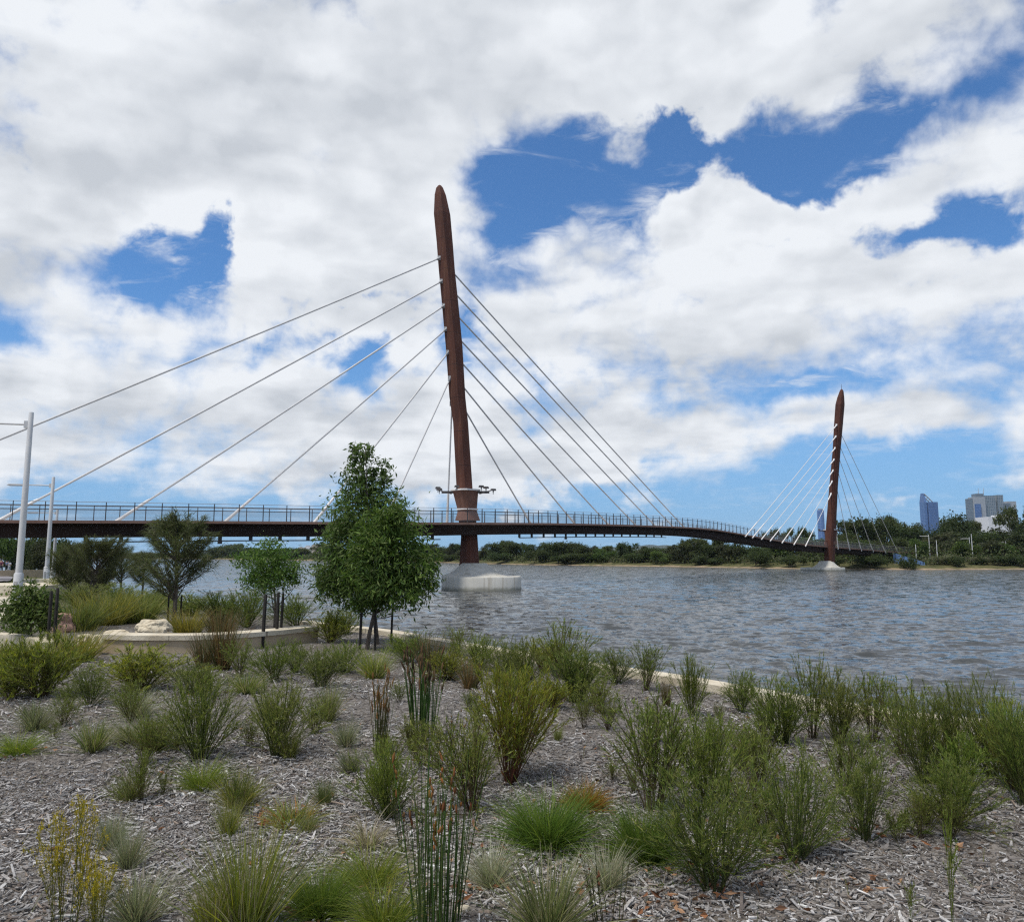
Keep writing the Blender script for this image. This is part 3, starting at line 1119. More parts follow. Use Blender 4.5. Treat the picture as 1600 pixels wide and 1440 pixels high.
def tuft(name, seed, n, pal, wd=0.012, tilt=0.6, droop=0.2, lean=0.15, base_r=0.10, seg=4, lmin=0.45, dead=None):
    """grass: blades of a plant one high and about one wide"""
    r_ = np.random.default_rng(seed)
    b, a = disc(r_, n, base_r)
    a = a + r_.normal(0, 0.7, n)
    t = np.abs(r_.normal(0, tilt * 0.62, n)).clip(0, 1.35)
    d = np.stack([np.cos(a) * np.sin(t), np.sin(a) * np.sin(t), np.cos(t)], 1)
    L = r_.uniform(lmin, 1.05, n)
    c = pick(r_, pal, n)
    if dead is not None:
        m_ = r_.uniform(size=n) < 0.18
        c[m_] = pick(r_, dead, int(m_.sum()))
    v, f, c, _ = ribbons(r_, b, d, L, wd * r_.uniform(0.7, 1.3, n), droop * r_.uniform(0.3, 1.4, n), lean, c, seg)
    return mesh_np(name, v, [f], M['leaf'], False, c)


def bush(name, seed, stems, per, pal, stemcol, leaf=0.055, lw=0.009, tilt=0.5, start=0.2, tips=None, sub=3, droop=0.08, flower=None, updir=1.0, base_r=0.06):
    """fine leaved shrub one high: curved stems, side twigs and needle leaves"""
    r_ = np.random.default_rng(seed)
    b, a = disc(r_, stems, base_r)
    a = a + r_.normal(0, 0.5, stems)
    t = np.abs(r_.normal(0, tilt * 0.7, stems)).clip(0, 1.2)
    d = np.stack([np.cos(a) * np.sin(t), np.sin(a) * np.sin(t), np.cos(t)], 1)
    L = r_.uniform(0.55, 1.06, stems) * (1 - 0.12 * t)
    v0, f0, c0, path = ribbons(r_, b, d, L, 0.013, droop, 0.05, pick(r_, stemcol, stems), 5, 0.3)
    parts = [(v0, f0, c0)]
    # twigs
    nt = stems * sub
    si = np.repeat(np.arange(stems), sub)
    s = start + (0.92 - start) * r_.uniform(size=nt)
    fi = s * 5
    i0 = np.minimum(fi.astype(int), 4)
    fr = (fi - i0)[:, None]
    tb = path[si, i0] * (1 - fr) + path[si, i0 + 1] * fr
    td = unit(d[si] * 0.9 * updir + r_.normal(size=(nt, 3)) * 0.42)
    tl = L[si] * (1.0 - s) * 0.75 + 0.10
    v1, f1, c1, tp = ribbons(r_, tb, td, tl, 0.007, 0.05, 0.03, pick(r_, stemcol, nt), 3, 0.3)
    parts.append((v1, f1, c1))
    # needles on stems and twigs
    allp = [(path, start, stems * 0.5), (tp, 0.05, nt)]
    for pth, st, wt in allp:
        m_ = len(pth)
        k_ = int(per * (1.0 if pth is tp else 1.3))
        ii = np.repeat(np.arange(m_), k_)
        u = st + (1 - st) * r_.uniform(size=len(ii)) ** 0.8
        sg = pth.shape[1] - 1
        fi = u * sg
        j0 = np.minimum(fi.astype(int), sg - 1)
        fr = (fi - j0)[:, None]
        p0, p1 = pth[ii, j0], pth[ii, j0 + 1]
        q = p0 * (1 - fr) + p1 * fr
        ax = unit(p1 - p0)
        nd = unit(ax * 1.0 + unit(r_.normal(size=(len(ii), 3))) * 0.68 + np.array((0, 0, 0.12)))
        ll = leaf * r_.uniform(0.6, 1.3, len(ii))
        sd = unit(np.cross(nd, r_.normal(size=(len(ii), 3)))) * (lw * r_.uniform(0.7, 1.3, len(ii)))[:, None] / 2
        v = np.stack([q + sd, q - sd, q + nd * ll[:, None]], 1).reshape(-1, 3)
        f = np.arange(len(v)).reshape(-1, 3)
        cc = pick(r_, pal, len(ii))
        if tips is not None:
            m2 = (u > 0.7) & (r_.uniform(size=len(ii)) < 0.7)
            cc[m2] = pick(r_, tips, int(m2.sum()))
        parts.append((v, f, np.repeat(cc, 3, axis=0)))
    if flower is not None:
        col_, nf, sz = flower
        ii = r_.integers(0, nt, nf)
        c = tp[ii, -1] + r_.normal(0, 0.02, (nf, 3))
        parts.append(leaf_quads(r_, c, unit(r_.normal(size=(nf, 3))), sz, sz * 0.8, pick(r_, col_, nf)))
    v, faces, c = merge(parts)
    return mesh_np(name, v, faces, M['leaf'], False, c)


def reed_meshes(seed, n, pal, seedpal, spread=0.13, r0=0.006, heads=0.7, hl=0.08, own=False):
    r_ = np.random.default_rng(seed)
    b, a = disc(r_, n, spread)
    d = unit(np.stack([b[:, 0] * 0.9 + r_.normal(0, 0.05, n), b[:, 1] * 0.9 + r_.normal(0, 0.05, n), np.ones(n)], 1))
    L = r_.uniform(0.55, 1.0, n)
    sb = MB()
    cols, hd, hc = [], MB(), []
    pc = pick(r_, pal, n)
    hp = pick(r_, seedpal, n)
    each = []
    for i in range(n):
        bend = r_.normal(0, 0.03, 2)
        pts = [b[i] + d[i] * L[i] * s + np.array((bend[0], bend[1], 0)) * s * s for s in (0, 0.35, 0.7, 1.0)]
        v0 = len(sb.v)
        sb.tube(pts, [r0, r0, r0 * 0.85, r0 * 0.4], 4, False)
        cols += [pc[i] * (1.0 if j < 8 else 1.15) for j in range(len(sb.v) - v0)]
        if r_.uniform() < heads:
            for _ in range(r_.integers(1, 4)):
                s = r_.uniform(0.80, 1.0)
                c = b[i] + d[i] * L[i] * s + np.array((bend[0], bend[1], 0)) * s * s + r_.normal(0, 0.006, 3)
                ax = unit(d[i] + r_.normal(0, 0.18, 3))
                l_ = hl * r_.uniform(0.5, 1.3)
                v0 = len(hd.v)
                hd.tube([c - ax * l_ / 2, c - ax * l_ * 0.2, c + ax * l_ * 0.2, c + ax * l_ / 2], [r0 * 0.5, r0 * 2.0, r0 * 1.8, r0 * 0.3], 5, False)
                hc += [hp[i]] * (len(hd.v) - v0)
                each.append((v0, len(hd.v)))
    if own:
        ms = mesh_np('stems', np.array(sb.v), [np.array(sb.q)], M['leaf'], True, np.array(cols))
        q15 = np.array(hd.q[:15])
        mh = [mesh_np('seed_head', np.array(hd.v[s:e]), [q15], M['seed'], True, np.array(hc[s:e])) for s, e in each[:95]]
        return ms, mh
    nv = len(sb.v)
    mi = [0] * len(sb.q) + [1] * len(hd.q)
    ms = mesh_np('reed_clump', np.array(sb.v + hd.v), [np.array(sb.q + [[j + nv for j in f] for f in hd.q])], [M['leaf'], M['seed']], True, np.array(cols + hc), mi)
    return ms, None


# palettes: base colours of the leaves themselves
G_DARK = [(0.0844, 0.1362, 0.025), (0.1182, 0.1758, 0.0325), (0.1687, 0.2089, 0.0375)]
G_MID = [(0.1214, 0.176, 0.0312), (0.17, 0.2095, 0.0384), (0.2186, 0.2347, 0.054)]
G_OLIVE = [(0.1416, 0.1642, 0.0441), (0.1888, 0.2098, 0.0567), (0.236, 0.2373, 0.0756)]
G_GREY = [(0.1716, 0.1956, 0.1134), (0.236, 0.2515, 0.1575), (0.3003, 0.3073, 0.2079)]
G_PALE = [(0.3036, 0.3102, 0.2236), (0.3828, 0.3762, 0.2732), (0.2244, 0.2442, 0.1615)]
G_YEL = [(0.2277, 0.2445, 0.0308), (0.3036, 0.2962, 0.033), (0.167, 0.2147, 0.033)]
Y_WEED = [(0.42, 0.32, 0.03), (0.34, 0.28, 0.04), (0.22, 0.22, 0.04)]
ORANGE = [(0.40, 0.18, 0.03), (0.32, 0.15, 0.03), (0.26, 0.20, 0.04)]
DRY = [(0.36, 0.30, 0.21), (0.28, 0.23, 0.16), (0.42, 0.36, 0.27)]
STEM = [(0.075, 0.055, 0.035), (0.11, 0.08, 0.05)]
RSTEM = [(0.13, 0.055, 0.035), (0.10, 0.06, 0.035)]
GSTEM = [(0.06, 0.08, 0.03), (0.09, 0.09, 0.04)]

PROTO = {}
for i in range(3):
    PROTO['grey', i] = tuft('grey_tussock', 100 + i, 520, G_GREY, 0.011, 0.75, 0.12, 0.15, 0.12, dead=DRY)
    PROTO['pale', i] = tuft('pale_tussock', 110 + i, 520, G_PALE, 0.011, 0.85, 0.2, 0.2, 0.13, dead=DRY)
    PROTO['ggrey', i] = tuft('grey_green_tussock', 120 + i, 560, G_GREY[:1] + G_OLIVE + G_MID[:1], 0.010, 0.68, 0.12, 0.12, 0.12, dead=DRY)
    PROTO['green', i] = tuft('green_grass', 130 + i, 700, G_MID + G_YEL[2:], 0.011, 1.15, 0.35, 0.45, 0.30, dead=G_YEL)
    PROTO['mound', i] = tuft('dark_mound', 140 + i, 1500, G_DARK + G_MID[:1], 0.012, 1.30, 0.30, 0.35, 0.34, 5, 0.6)
    PROTO['ygrass', i] = tuft('yellow_green_grass', 150 + i, 620, G_YEL + G_OLIVE, 0.009, 0.55, 0.10, 0.15, 0.14, dead=DRY)
    PROTO['broom', i] = bush('broom', 240 + i, 52, 20, G_YEL + G_MID[1:], RSTEM, 0.070, 0.008, 0.45, start=0.22, tips=G_YEL, updir=1.6, sub=5)
    PROTO['yellow', i] = bush('yellow_weed', 250 + i, 20, 18, Y_WEED, GSTEM, 0.045, 0.010, 0.30, start=0.15, sub=6, tips=Y_WEED[:1], flower=([(0.55, 0.40, 0.03), (0.45, 0.34, 0.04)], 1800, 0.020), updir=1.4, base_r=0.2)
    PROTO['scrub', i] = bush('yellow_scrub', 260 + i, 54, 24, G_YEL[2:] + G_OLIVE + Y_WEED[2:], STEM, 0.07, 0.011, 0.75, tips=G_YEL, sub=5, start=0.1)
for i in range(5):
    PROTO['shrub', i] = bush('dark_shrub', 200 + i, (46, 38, 56, 34, 50)[i], 25, G_DARK + G_MID + G_OLIVE[:1], GSTEM, 0.058, 0.0060, (0.55, 0.72, 0.42, 0.62, 0.85)[i], tips=G_MID + G_OLIVE, sub=(5, 6, 4, 7, 5)[i], start=0.1, updir=(1.3, 1.0, 1.7, 0.9, 1.2)[i])
    PROTO['olive', i] = bush('olive_shrub', 210 + i, (44, 36, 54, 30, 48)[i], 25, G_OLIVE + G_MID[:1], GSTEM, 0.058, 0.0060, (0.52, 0.7, 0.40, 0.6, 0.8)[i], tips=G_OLIVE[1:], sub=(5, 6, 4, 7, 5)[i], start=0.12, updir=1.3)
    PROTO['midshrub', i] = bush('green_shrub', 220 + i, (46, 36, 54, 34, 50)[i], 25, G_MID + G_DARK[2:] + G_YEL[2:], GSTEM, 0.058, 0.0060, (0.52, 0.7, 0.40, 0.6, 0.8)[i], tips=G_MID, sub=(5, 6, 4, 7, 5)[i], start=0.1, updir=1.4)
    PROTO['wispy', i] = bush('wispy_shrub', 230 + i, 30, 18, G_OLIVE[:2] + G_MID, STEM, 0.055, 0.0085, 0.50, start=0.22, sub=5, flower=([(0.5, 0.48, 0.42)], 30, 0.016))
PROTO['dry', 0] = tuft('dry_grass', 160, 240, DRY + [(0.30, 0.26, 0.22)], 0.014, 1.25, 0.45, 0.3, 0.12, 6)
PROTO['spiky', 0] = tuft('spiky_grass', 161, 520, [(0.22, 0.23, 0.09), (0.28, 0.27, 0.13), (0.14, 0.17, 0.06)], 0.012, 0.80, 0.10, 0.12, 0.14, dead=DRY)
PROTO['mat', 0] = tuft('ground_cover', 162, 900, ORANGE + ORANGE[:2] + G_YEL[2:], 0.022, 1.35, 0.4, 0.4, 0.42, 3)
PROTO['mat', 1] = tuft('ground_cover', 163, 500, ORANGE[1:] + G_OLIVE + G_MID, 0.022, 1.25, 0.3, 0.3, 0.40, 3)
PROTO['sprig', 0] = bush('sprig', 164, 5, 22, G_MID + G_YEL[2:], GSTEM, 0.075, 0.016, 0.16, start=0.05, sub=4)
PROTO['fern', 0] = bush('fern_spray', 165, 12, 34, [(0.15, 0.20, 0.03), (0.20, 0.25, 0.05), (0.11, 0.17, 0.03)], GSTEM, 0.085, 0.014, 0.75, start=0.25, sub=5, updir=1.2)
PROTO['rust', 0] = tuft('rusty_grass', 166, 300, [(0.16, 0.10, 0.04), (0.20, 0.15, 0.07), (0.09, 0.10, 0.04)], 0.012, 0.4, 0.06, 0.08, 0.14)
PROTO['rust', 1] = tuft('rusty_grass', 167, 260, [(0.20, 0.12, 0.06), (0.14, 0.10, 0.05), (0.10, 0.11, 0.05)], 0.012, 0.45, 0.06, 0.1, 0.14)
PROTO['gold', 0] = tuft('golden_grass', 168, 620, [(0.30, 0.24, 0.05), (0.24, 0.21, 0.05), (0.16, 0.17, 0.05)], 0.010, 0.5, 0.08, 0.10, 0.22)
PROTO['gold', 1] = tuft('golden_grass', 169, 620, [(0.22, 0.21, 0.06), (0.16, 0.18, 0.05), (0.12, 0.15, 0.05)], 0.010, 0.5, 0.08, 0.10, 0.22)
REED = {}
REED['reed'] = reed_meshes(31, 66, [(0.05, 0.11, 0.025), (0.07, 0.14, 0.032), (0.10, 0.14, 0.04)], [(0.22, 0.10, 0.03), (0.28, 0.12, 0.03), (0.15, 0.06, 0.02)], 0.13, 0.0040, 0.34, 0.05, True)
REED['reedbrown'] = reed_meshes(32, 44, [(0.12, 0.12, 0.04), (0.16, 0.13, 0.05), (0.07, 0.12, 0.03)], [(0.20, 0.09, 0.03), (0.25, 0.13, 0.05)], 0.10, 0.0045, 0.9, 0.09)
REED['reedgreen'] = reed_meshes(33, 46, [(0.05, 0.11, 0.025), (0.075, 0.14, 0.035)], [(0.12, 0.07, 0.03), (0.09, 0.06, 0.03)], 0.12, 0.0048, 0.8, 0.11)
REED['reedthin'] = reed_meshes(34, 11, [(0.06, 0.08, 0.03), (0.09, 0.085, 0.035)], [(0.18, 0.09, 0.04)], 0.16, 0.006, 0.5, 0.06)
KIND_NAME = {'grey': 'grass_tussock', 'pale': 'grass_tussock', 'ggrey': 'grass_tussock', 'green': 'grass_clump', 'mound': 'grass_mound', 'ygrass': 'grass_clump', 'shrub': 'shrub', 'olive': 'shrub',
             'midshrub': 'shrub', 'wispy': 'shrub', 'broom': 'shrub', 'yellow': 'weed', 'scrub': 'shrub', 'dry': 'grass_clump', 'spiky': 'grass_clump', 'mat': 'ground_cover_plant', 'sprig': 'weed', 'fern': 'shrub',
             'rust': 'grass_clump', 'gold': 'grass_clump', 'reed': 'reed_clump', 'reedbrown': 'reed_clump', 'reedgreen': 'reed_clump', 'reedthin': 'reed_clump'}
CAT = {'grass_tussock': 'grass', 'grass_clump': 'grass', 'grass_mound': 'grass', 'shrub': 'shrub', 'weed': 'weed', 'ground_cover_plant': 'plant', 'reed_clump': 'reeds'}
GRP = {'grass_tussock': 'grass tussocks in the mulched bed', 'grass_clump': 'grass clumps in the mulched bed', 'shrub': 'shrubs planted along the river bank', 'reed_clump': 'reed clumps in the mulched bed', 'weed': 'weeds in the mulched bed',
       'grass_mound': 'round grass mounds in the mulched bed', 'ground_cover_plant': 'low ground cover plants in the mulched bed'}
pcount = {}


def plant(kind, px, py, hp, wp, label, z=None):
    g = G(px, py, GZ - 0.02 if z is None else z)
    zz = float(ground_z(g[0], g[1]))
    g = G(px, py, zz)
    D = g[1] * CT + (zz - EYE) * ST
    H = hp * D / 1200 * 1.04
    Wd = wp * D / 1200
    nm = KIND_NAME[kind]
    i = pcount[kind] = pcount.get(kind, -1) + 1
    rz = (i * 2.399 + px) % 6.283
    loc = (g[0], g[1], zz - 0.012)
    if kind in REED:
        ms, mh = REED[kind]
        if mh:
            o = empty(nm, loc, rz)
            link('stems', ms, o)
            for h_ in mh:
                link('seed_head', h_, o)
        else:
            o = link(nm, ms, None, loc, (0, 0, rz))
        o.scale = (Wd / 0.36, Wd / 0.36, H)
    else:
        vs = [k_ for k_ in PROTO if k_[0] == kind]
        me = PROTO[vs[i % len(vs)]]
        tl = 0.13 if nm == 'shrub' else 0.04
        o = link(nm, me, None, loc, (tl * math.sin(px * 1.7), tl * math.cos(px * 2.3), rz))
        wide = max(0.5, np.ptp(np.percentile(MESHX[me.name], [3, 97])))
        o.scale = (Wd / wide, Wd / wide, H / max(0.3, MESHZ[me.name]))
    tag(o, label, CAT[nm], GRP[nm])
    return o


MESHX, MESHZ = {}, {}
for me in PROTO.values():
    a = np.empty(len(me.vertices) * 3, np.float32)
    me.vertices.foreach_get('co', a)
    MESHX[me.name] = a[0::3]
    MESHZ[me.name] = float(np.percentile(a[2::3], 98.5))
# ------------------------------------------------------------------ planted bed
PLANTS = [
    # bottom edge and reeds
    ('reed', 681, 1462, 292, 96, 'tall dark green reeds with orange seed heads rising from the bottom edge of the view'),
    ('reedbrown', 594, 1180, 136, 34, 'narrow clump of brown topped reeds left of the taller green reeds'),
    ('reedgreen', 660, 1155, 146, 56, 'upright green reeds with dark tufted tops behind the orange headed reeds'),
    ('reedthin', 706, 1178, 80, 34, 'few thin reeds with a brown umbrella top beside the yellow green broom'),
    ('reedthin', 950, 1446, 125, 56, 'sparse dark reed stalks at the bottom right of the pale spiky grass'),
    ('reedthin', 640, 1330, 96, 40, 'loose brown reed stalks just behind the orange headed reeds'),
    ('yellow', 100, 1462, 195, 96, 'tall yellow flowering weed at the bottom left corner of the bed'),
    ('yellow', 150, 1470, 120, 60, 'short yellow weed at the right foot of the tall yellow weed'),
    ('ygrass', 385, 1462, 170, 130, 'tall yellow green grass at the bottom edge beside the low green clump'),
    ('ygrass', 330, 1468, 110, 70, 'shorter yellow green grass at the bottom edge left of the tall one'),
    ('grey', 213, 1444, 84, 96, 'large blue grey tussock at the bottom edge right of the yellow weed'),
    ('spiky', 856, 1456, 112, 140, 'large pale spiky grass at the bottom edge right of the tall reeds'),
    ('green', 600, 1448, 74, 150, 'bright green low grass clump at the left foot of the tall orange headed reeds'),
    ('mound', 500, 1428, 70, 120, 'dark green low clump left of the bright green grass at the bottom edge'),
    ('green', 580, 1382, 60, 130, 'mid green grass clump behind the bright green one at the bottom edge'),
    ('pale', 768, 1384, 66, 96, 'pale grey tussock right of the tall orange headed reeds'),
    ('pale', 950, 1386, 62, 84, 'pale grey tussock right of the round green mound, beside the biggest shrub'),
    ('dry', 575, 1322, 50, 100, 'fan of dry straw coloured grass left of the tall reeds'),
    ('mound', 855, 1322, 80, 160, 'round dark green grass mound standing alone right of the tall reeds'),
    ('mound', 1004, 1344, 84, 118, 'dark green grass mound under the left side of the biggest shrub'),
    ('mat', 915, 1262, 38, 76, 'small orange and green tuft behind the round green mound'),
    ('mat', 456, 1288, 34, 100, 'low orange ground cover mat in the open mulch at left'),
    ('sprig', 1488, 1452, 170, 26, 'thin upright green weed alone at the bottom right'),
    ('sprig', 1424, 1440, 60, 18, 'very small pale weed left of the thin upright green weed'),
    ('fern', 1416, 1304, 38, 64, 'small yellow green weed in front of the dark shrubs at right'),
    # left open mulch
    ('grey', 200, 1356, 66, 52, 'thin grey tussock above the large blue grey one at bottom left'),
    ('grey', 172, 1328, 62, 48, 'grey blue tussock standing just left of a similar thin one'),
    ('ggrey', 201, 1250, 44, 52, 'small grey green tussock alone in the open mulch at left'),
    ('ygrass', 356, 1304, 56, 40, 'narrow olive tuft in front of the yellow green grass at left'),
    ('ygrass', 373, 1258, 46, 76, 'spreading yellow green grass left of the orange mat'),
    ('green', 316, 1232, 48, 92, 'bright green grass clump beside two white stones'),
    ('ggrey', 145, 1174, 54, 62, 'grey green tussock left of the dark rounded shrubs'),
    ('green', 28, 1176, 34, 80, 'low green clump with orange base at the left edge'),
    ('grey', 55, 1140, 46, 58, 'spreading grey tussock near the left edge behind the low green clump'),
    ('pale', 200, 1158, 34, 60, 'flat pale tussock between the grey green ones at left'),
    ('ggrey', 240, 1172, 66, 76, 'dense grey green tussock touching the dark rounded shrub at left'),
    ('pale', 216, 1118, 40, 60, 'pale bladed tussock behind the dense grey green one'),
    ('shrub', 312, 1186, 122, 116, 'dark green rounded shrub, largest in the left half of the bed'),
    ('olive', 432, 1180, 112, 100, 'olive green shrub right of the dark rounded shrub at left'),
    ('ygrass', 452, 1184, 50, 36, 'yellowish tuft at the right foot of the olive shrub'),
    ('ggrey', 512, 1126, 62, 44, 'upright grey green tussock in front of the pair of broadleaf trees'),
    ('ggrey', 506, 1256, 42, 36, 'small grey green tuft right of the orange mat'),
    ('grey', 541, 1166, 44, 40, 'small grey tuft left of the brown topped reeds'),
    ('grey', 547, 1206, 42, 46, 'small grey tuft below another, left of the brown topped reeds'),
    ('midshrub', 606, 1280, 112, 86, 'bushy green shrub behind the tall orange headed reeds'),
    ('wispy', 738, 1266, 140, 130, 'wide wispy shrub between the tall reeds and the yellow green broom'),
    ('broom', 797, 1222, 168, 116, 'yellow green broom with reddish stems in the middle of the bed'),
    ('shrub', 800, 1098, 50, 60, 'dark green shrub directly behind the yellow green broom'),
    ('shrub', 898, 1098, 80, 92, 'dense dark green shrub before the kerb, middle of the bed'),
    ('ygrass', 872, 1158, 28, 16, 'tiny green tuft alone in the mulch right of the broom'),
    ('broom', 862, 1108, 42, 48, 'low yellow green shrub at the left foot of the dense dark shrub'),
    # right group
    ('shrub', 1116, 1392, 172, 168, 'biggest bushy shrub at lower right with orange dead leaves at its foot'),
    ('shrub', 1243, 1346, 160, 124, 'dark rounded shrub right of the biggest shrub at lower right'),
    ('wispy', 1022, 1268, 168, 130, 'wispy shrub flecked with pale flowers behind the dark green mound'),
    ('midshrub', 1110, 1256, 138, 130, 'green shrub standing behind the biggest shrub at lower right'),
    ('olive', 1352, 1312, 148, 104, 'olive shrub between the dark rounded shrub and the bright fern sprays'),
    ('shrub', 1490, 1288, 96, 110, 'dark shrub base carrying bright yellow green sprays at right'),
    ('fern', 1500, 1262, 104, 130, 'bright yellow green feathery sprays leaning right above a dark shrub'),
    ('midshrub', 1222, 1162, 98, 92, 'green shrub before the kerb, second clear one from the right along the water'),
    ('olive', 1312, 1162, 103, 77, 'olive shrub at the water side right of the green shrub by the kerb'),
    ('wispy', 1362, 1160, 101, 70, 'thin wispy shrub poking above the kerb at right'),
    ('shrub', 1446, 1228, 138, 109, 'tall dark shrub at the left end of the dense right hand thicket'),
    ('olive', 1496, 1220, 138, 97, 'olive shrub in the middle of the dense right hand thicket'),
    ('olive', 1552, 1216, 145, 109, 'tall olive shrub at the right of the thicket by the water'),
    ('shrub', 1606, 1262, 156, 79, 'dark shrub cut by the right edge of the view'),
    ('wispy', 1412, 1180, 110, 97, 'wispy branched shrub behind the right hand thicket near the water'),
    ('scrub', 1580, 1236, 130, 80, 'rusty olive shrub just inside the right edge of the view'),
    ('wispy', 1270, 1152, 118, 79, 'wispy shrub with bare tops between two kerb shrubs at right'),
    ('wispy', 1320, 1240, 101, 84, 'sparse shrub in the mulch behind the dark rounded shrub'),
    ('wispy', 1180, 1230, 101, 79, 'sparse shrub between the green shrubs and the kerb at right'),
    # along the kerb
    ('midshrub', 1080, 1118, 91, 52, 'tall green shrub by the kerb standing against the water'),
    ('shrub', 1158, 1114, 64, 49, 'small dark shrub by the kerb right of the tall green one'),
    ('rust', 1041, 1102, 42, 18, 'tiny upright rusty tuft left of the tall kerb shrub'),
    ('wispy', 1010, 1078, 69, 50, 'wispy green shrub by the kerb before the water, right of two reddish sprigs'),
    ('olive', 965, 1068, 52, 59, 'olive shrub by the kerb with two reddish sprigs'),
    ('wispy', 878, 1060, 84, 81, 'tall wispy shrub at the kerb below the bridge shadow on the water'),
    ('olive', 825, 1068, 66, 81, 'olive shrub by the kerb left of the tall wispy shrub'),
    ('broom', 850, 1050, 47, 54, 'yellow green low shrub at the kerb under the tall wispy shrub'),
    ('midshrub', 750, 1046, 50, 71, 'green shrub by the kerb below the near pier'),
    ('shrub', 786, 1060, 57, 71, 'dark shrub by the kerb right of the one below the near pier'),
    ('wispy', 712, 1024, 44, 50, 'wispy shrub on the kerb line just right of the broadleaf trees'),
    ('rust', 668, 1046, 62, 54, 'rusty grass before the kerb right of the tree stakes'),
    ('midshrub', 640, 1034, 45, 59, 'green shrub at the right foot of the broadleaf trees'),
    ('scrub', 700, 1062, 44, 70, 'low olive scrub behind the upright green reeds'),
    ('ygrass', 585, 1060, 46, 56, 'yellow green tuft at the foot of the tree stakes'),
    ('shrub', 540, 1052, 47, 67, 'dark green shrub left of the broadleaf tree trunks'),
    ('olive', 500, 1074, 59, 76, 'olive shrub in front of the right end of the curved wall'),
    ('midshrub', 428, 1064, 60, 81, 'green shrub below the small staked tree, before the curved wall'),
    ('shrub', 462, 1052, 49, 59, 'dark shrub between the small staked tree and the broadleaf trees'),
    ('rust', 346, 1046, 92, 46, 'tall rusty brown grass in front of the curved wall'),
    ('rust', 318, 1044, 64, 44, 'shorter rusty grass left of the tall one before the curved wall'),
    ('wispy', 375, 1058, 55, 50, 'sparse wispy shrub before the curved wall right of the rusty grass'),
    ('scrub', 218, 1080, 66, 120, 'broad olive shrub in front of the left end of the curved wall'),
    ('olive', 295, 1086, 50, 84, 'wispy olive shrub right of the broad one before the curved wall'),
    ('olive', 140, 1104, 60, 66, 'olive wispy shrub left of the broad shrub before the curved wall'),
    ('ggrey', 385, 1084, 36, 60, 'grey green tussock between the olive shrubs before the curved wall'),
    ('scrub', 62, 1090, 92, 120, 'large olive shrub below the leafy bush at the left edge'),
    ('scrub', 14, 1090, 84, 84, 'yellowish shrub cut by the left edge of the view'),
    ('gold', 118, 1032, 50, 76, 'yellow green grass beside the reddish boulder'),
    ('ygrass', 30, 1046, 50, 90, 'yellow green grass below the pale edging at the left edge'),
    # behind the curved wall
    ('gold', 120, 984, 52, 90, 'golden grass behind the reddish boulder'),
    ('gold', 165, 976, 54, 90, 'golden green grass behind the pale boulders, left one'),
    ('gold', 215, 972, 50, 80, 'golden green grass behind the pale boulders, right one'),
    ('olive', 120, 948, 34, 80, 'olive scrub below the distant light poles'),
    ('olive', 190, 946, 34, 80, 'olive scrub at the foot of the far dark trees'),
    ('shrub', 240, 958, 34, 70, 'dark scrub at the foot of the feathery dark tree, left side'),
    ('shrub', 300, 962, 34, 70, 'dark scrub at the foot of the feathery dark tree, right side'),
    ('midshrub', 345, 972, 44, 80, 'green scrub behind the curved wall right of the feathery tree'),
    ('shrub', 385, 980, 58, 80, 'dark green shrub behind the curved wall left of the small staked tree'),
    ('rust', 342, 994, 44, 50, 'brownish dry grass just behind the curved wall'),
    ('midshrub', 462, 978, 46, 70, 'green shrub behind the curved wall right of the small staked tree'),
    ('scrub', 516, 1004, 46, 56, 'reddish olive shrub off the right end of the curved wall'),
    ('wispy', 540, 990, 40, 50, 'wispy shrub off the end of the curved wall by the water'),
    ('gold', 292, 990, 40, 60, 'low golden grass around the feathery tree stakes'),
    ('scrub', 90, 930, 26, 50, 'olive scrub below the low pale wall at left'),
    ('shrub', 30, 1000, 26, 60, 'grey scrub below the leafy bush at the left edge'),
    ('wispy', 1118, 1180, 60, 60, 'sparse low shrub before the small dark kerb shrub'),
    ('wispy', 950, 1140, 54, 46, 'faint wispy shrub in the open mulch right of the dense dark shrub'),
    ('wispy', 660, 1200, 60, 70, 'faint wispy shrub at the foot of the upright green reeds'),
    ('rust', 735, 1075, 50, 44, 'sparse brown grass between the upright reeds and the kerb'),
    ('ggrey', 480, 1300, 30, 34, 'tiny grey tuft beside the orange mat'),
    ('wispy', 1180, 1300, 90, 90, 'feathery shrub filling the gap between the two largest shrubs at lower right'),
]
for a in PLANTS:
    plant(*a)
# self-sown seedlings between the planted shrubs, all alike
for i in range(46):
    px = random.uniform(560, 1590) if i % 3 else random.uniform(30, 560)
    lo = 1085 if px < 900 else 1085 + (px - 900) * 0.13
    py = random.uniform(lo, lo + 190)
    h_ = random.uniform(26, 62) * (0.6 + (py - 867) / 600)
    o = plant('wispy', px, py, h_, h_ * random.uniform(0.6, 0.95), 'thin wispy seedling growing in open mulch between the larger planted shrubs')
    o['group'] = 'wispy seedlings between the larger shrubs'
    o['category'] = 'seedling'
    o.name = 'seedling'

# ------------------------------------------------------------------ mulch, dead leaves, stones
mr = np.random.default_rng(5)


def scatter(n, y0, y1):
    y = np.sqrt(mr.uniform(y0 ** 2, y1 ** 2, n))
    x = mr.uniform(-0.86, 0.98, n) * (y + 0.6)
    k_ = (shore_dist(x, y) > 0.25) & (mr.uniform(size=n) < (0.62 + 0.75 * vnoise(x, y, 1.7, 9) + 0.45 * vnoise(x, y, 5.0, 12)).clip(0.18, 1))
    return x[k_], y[k_]


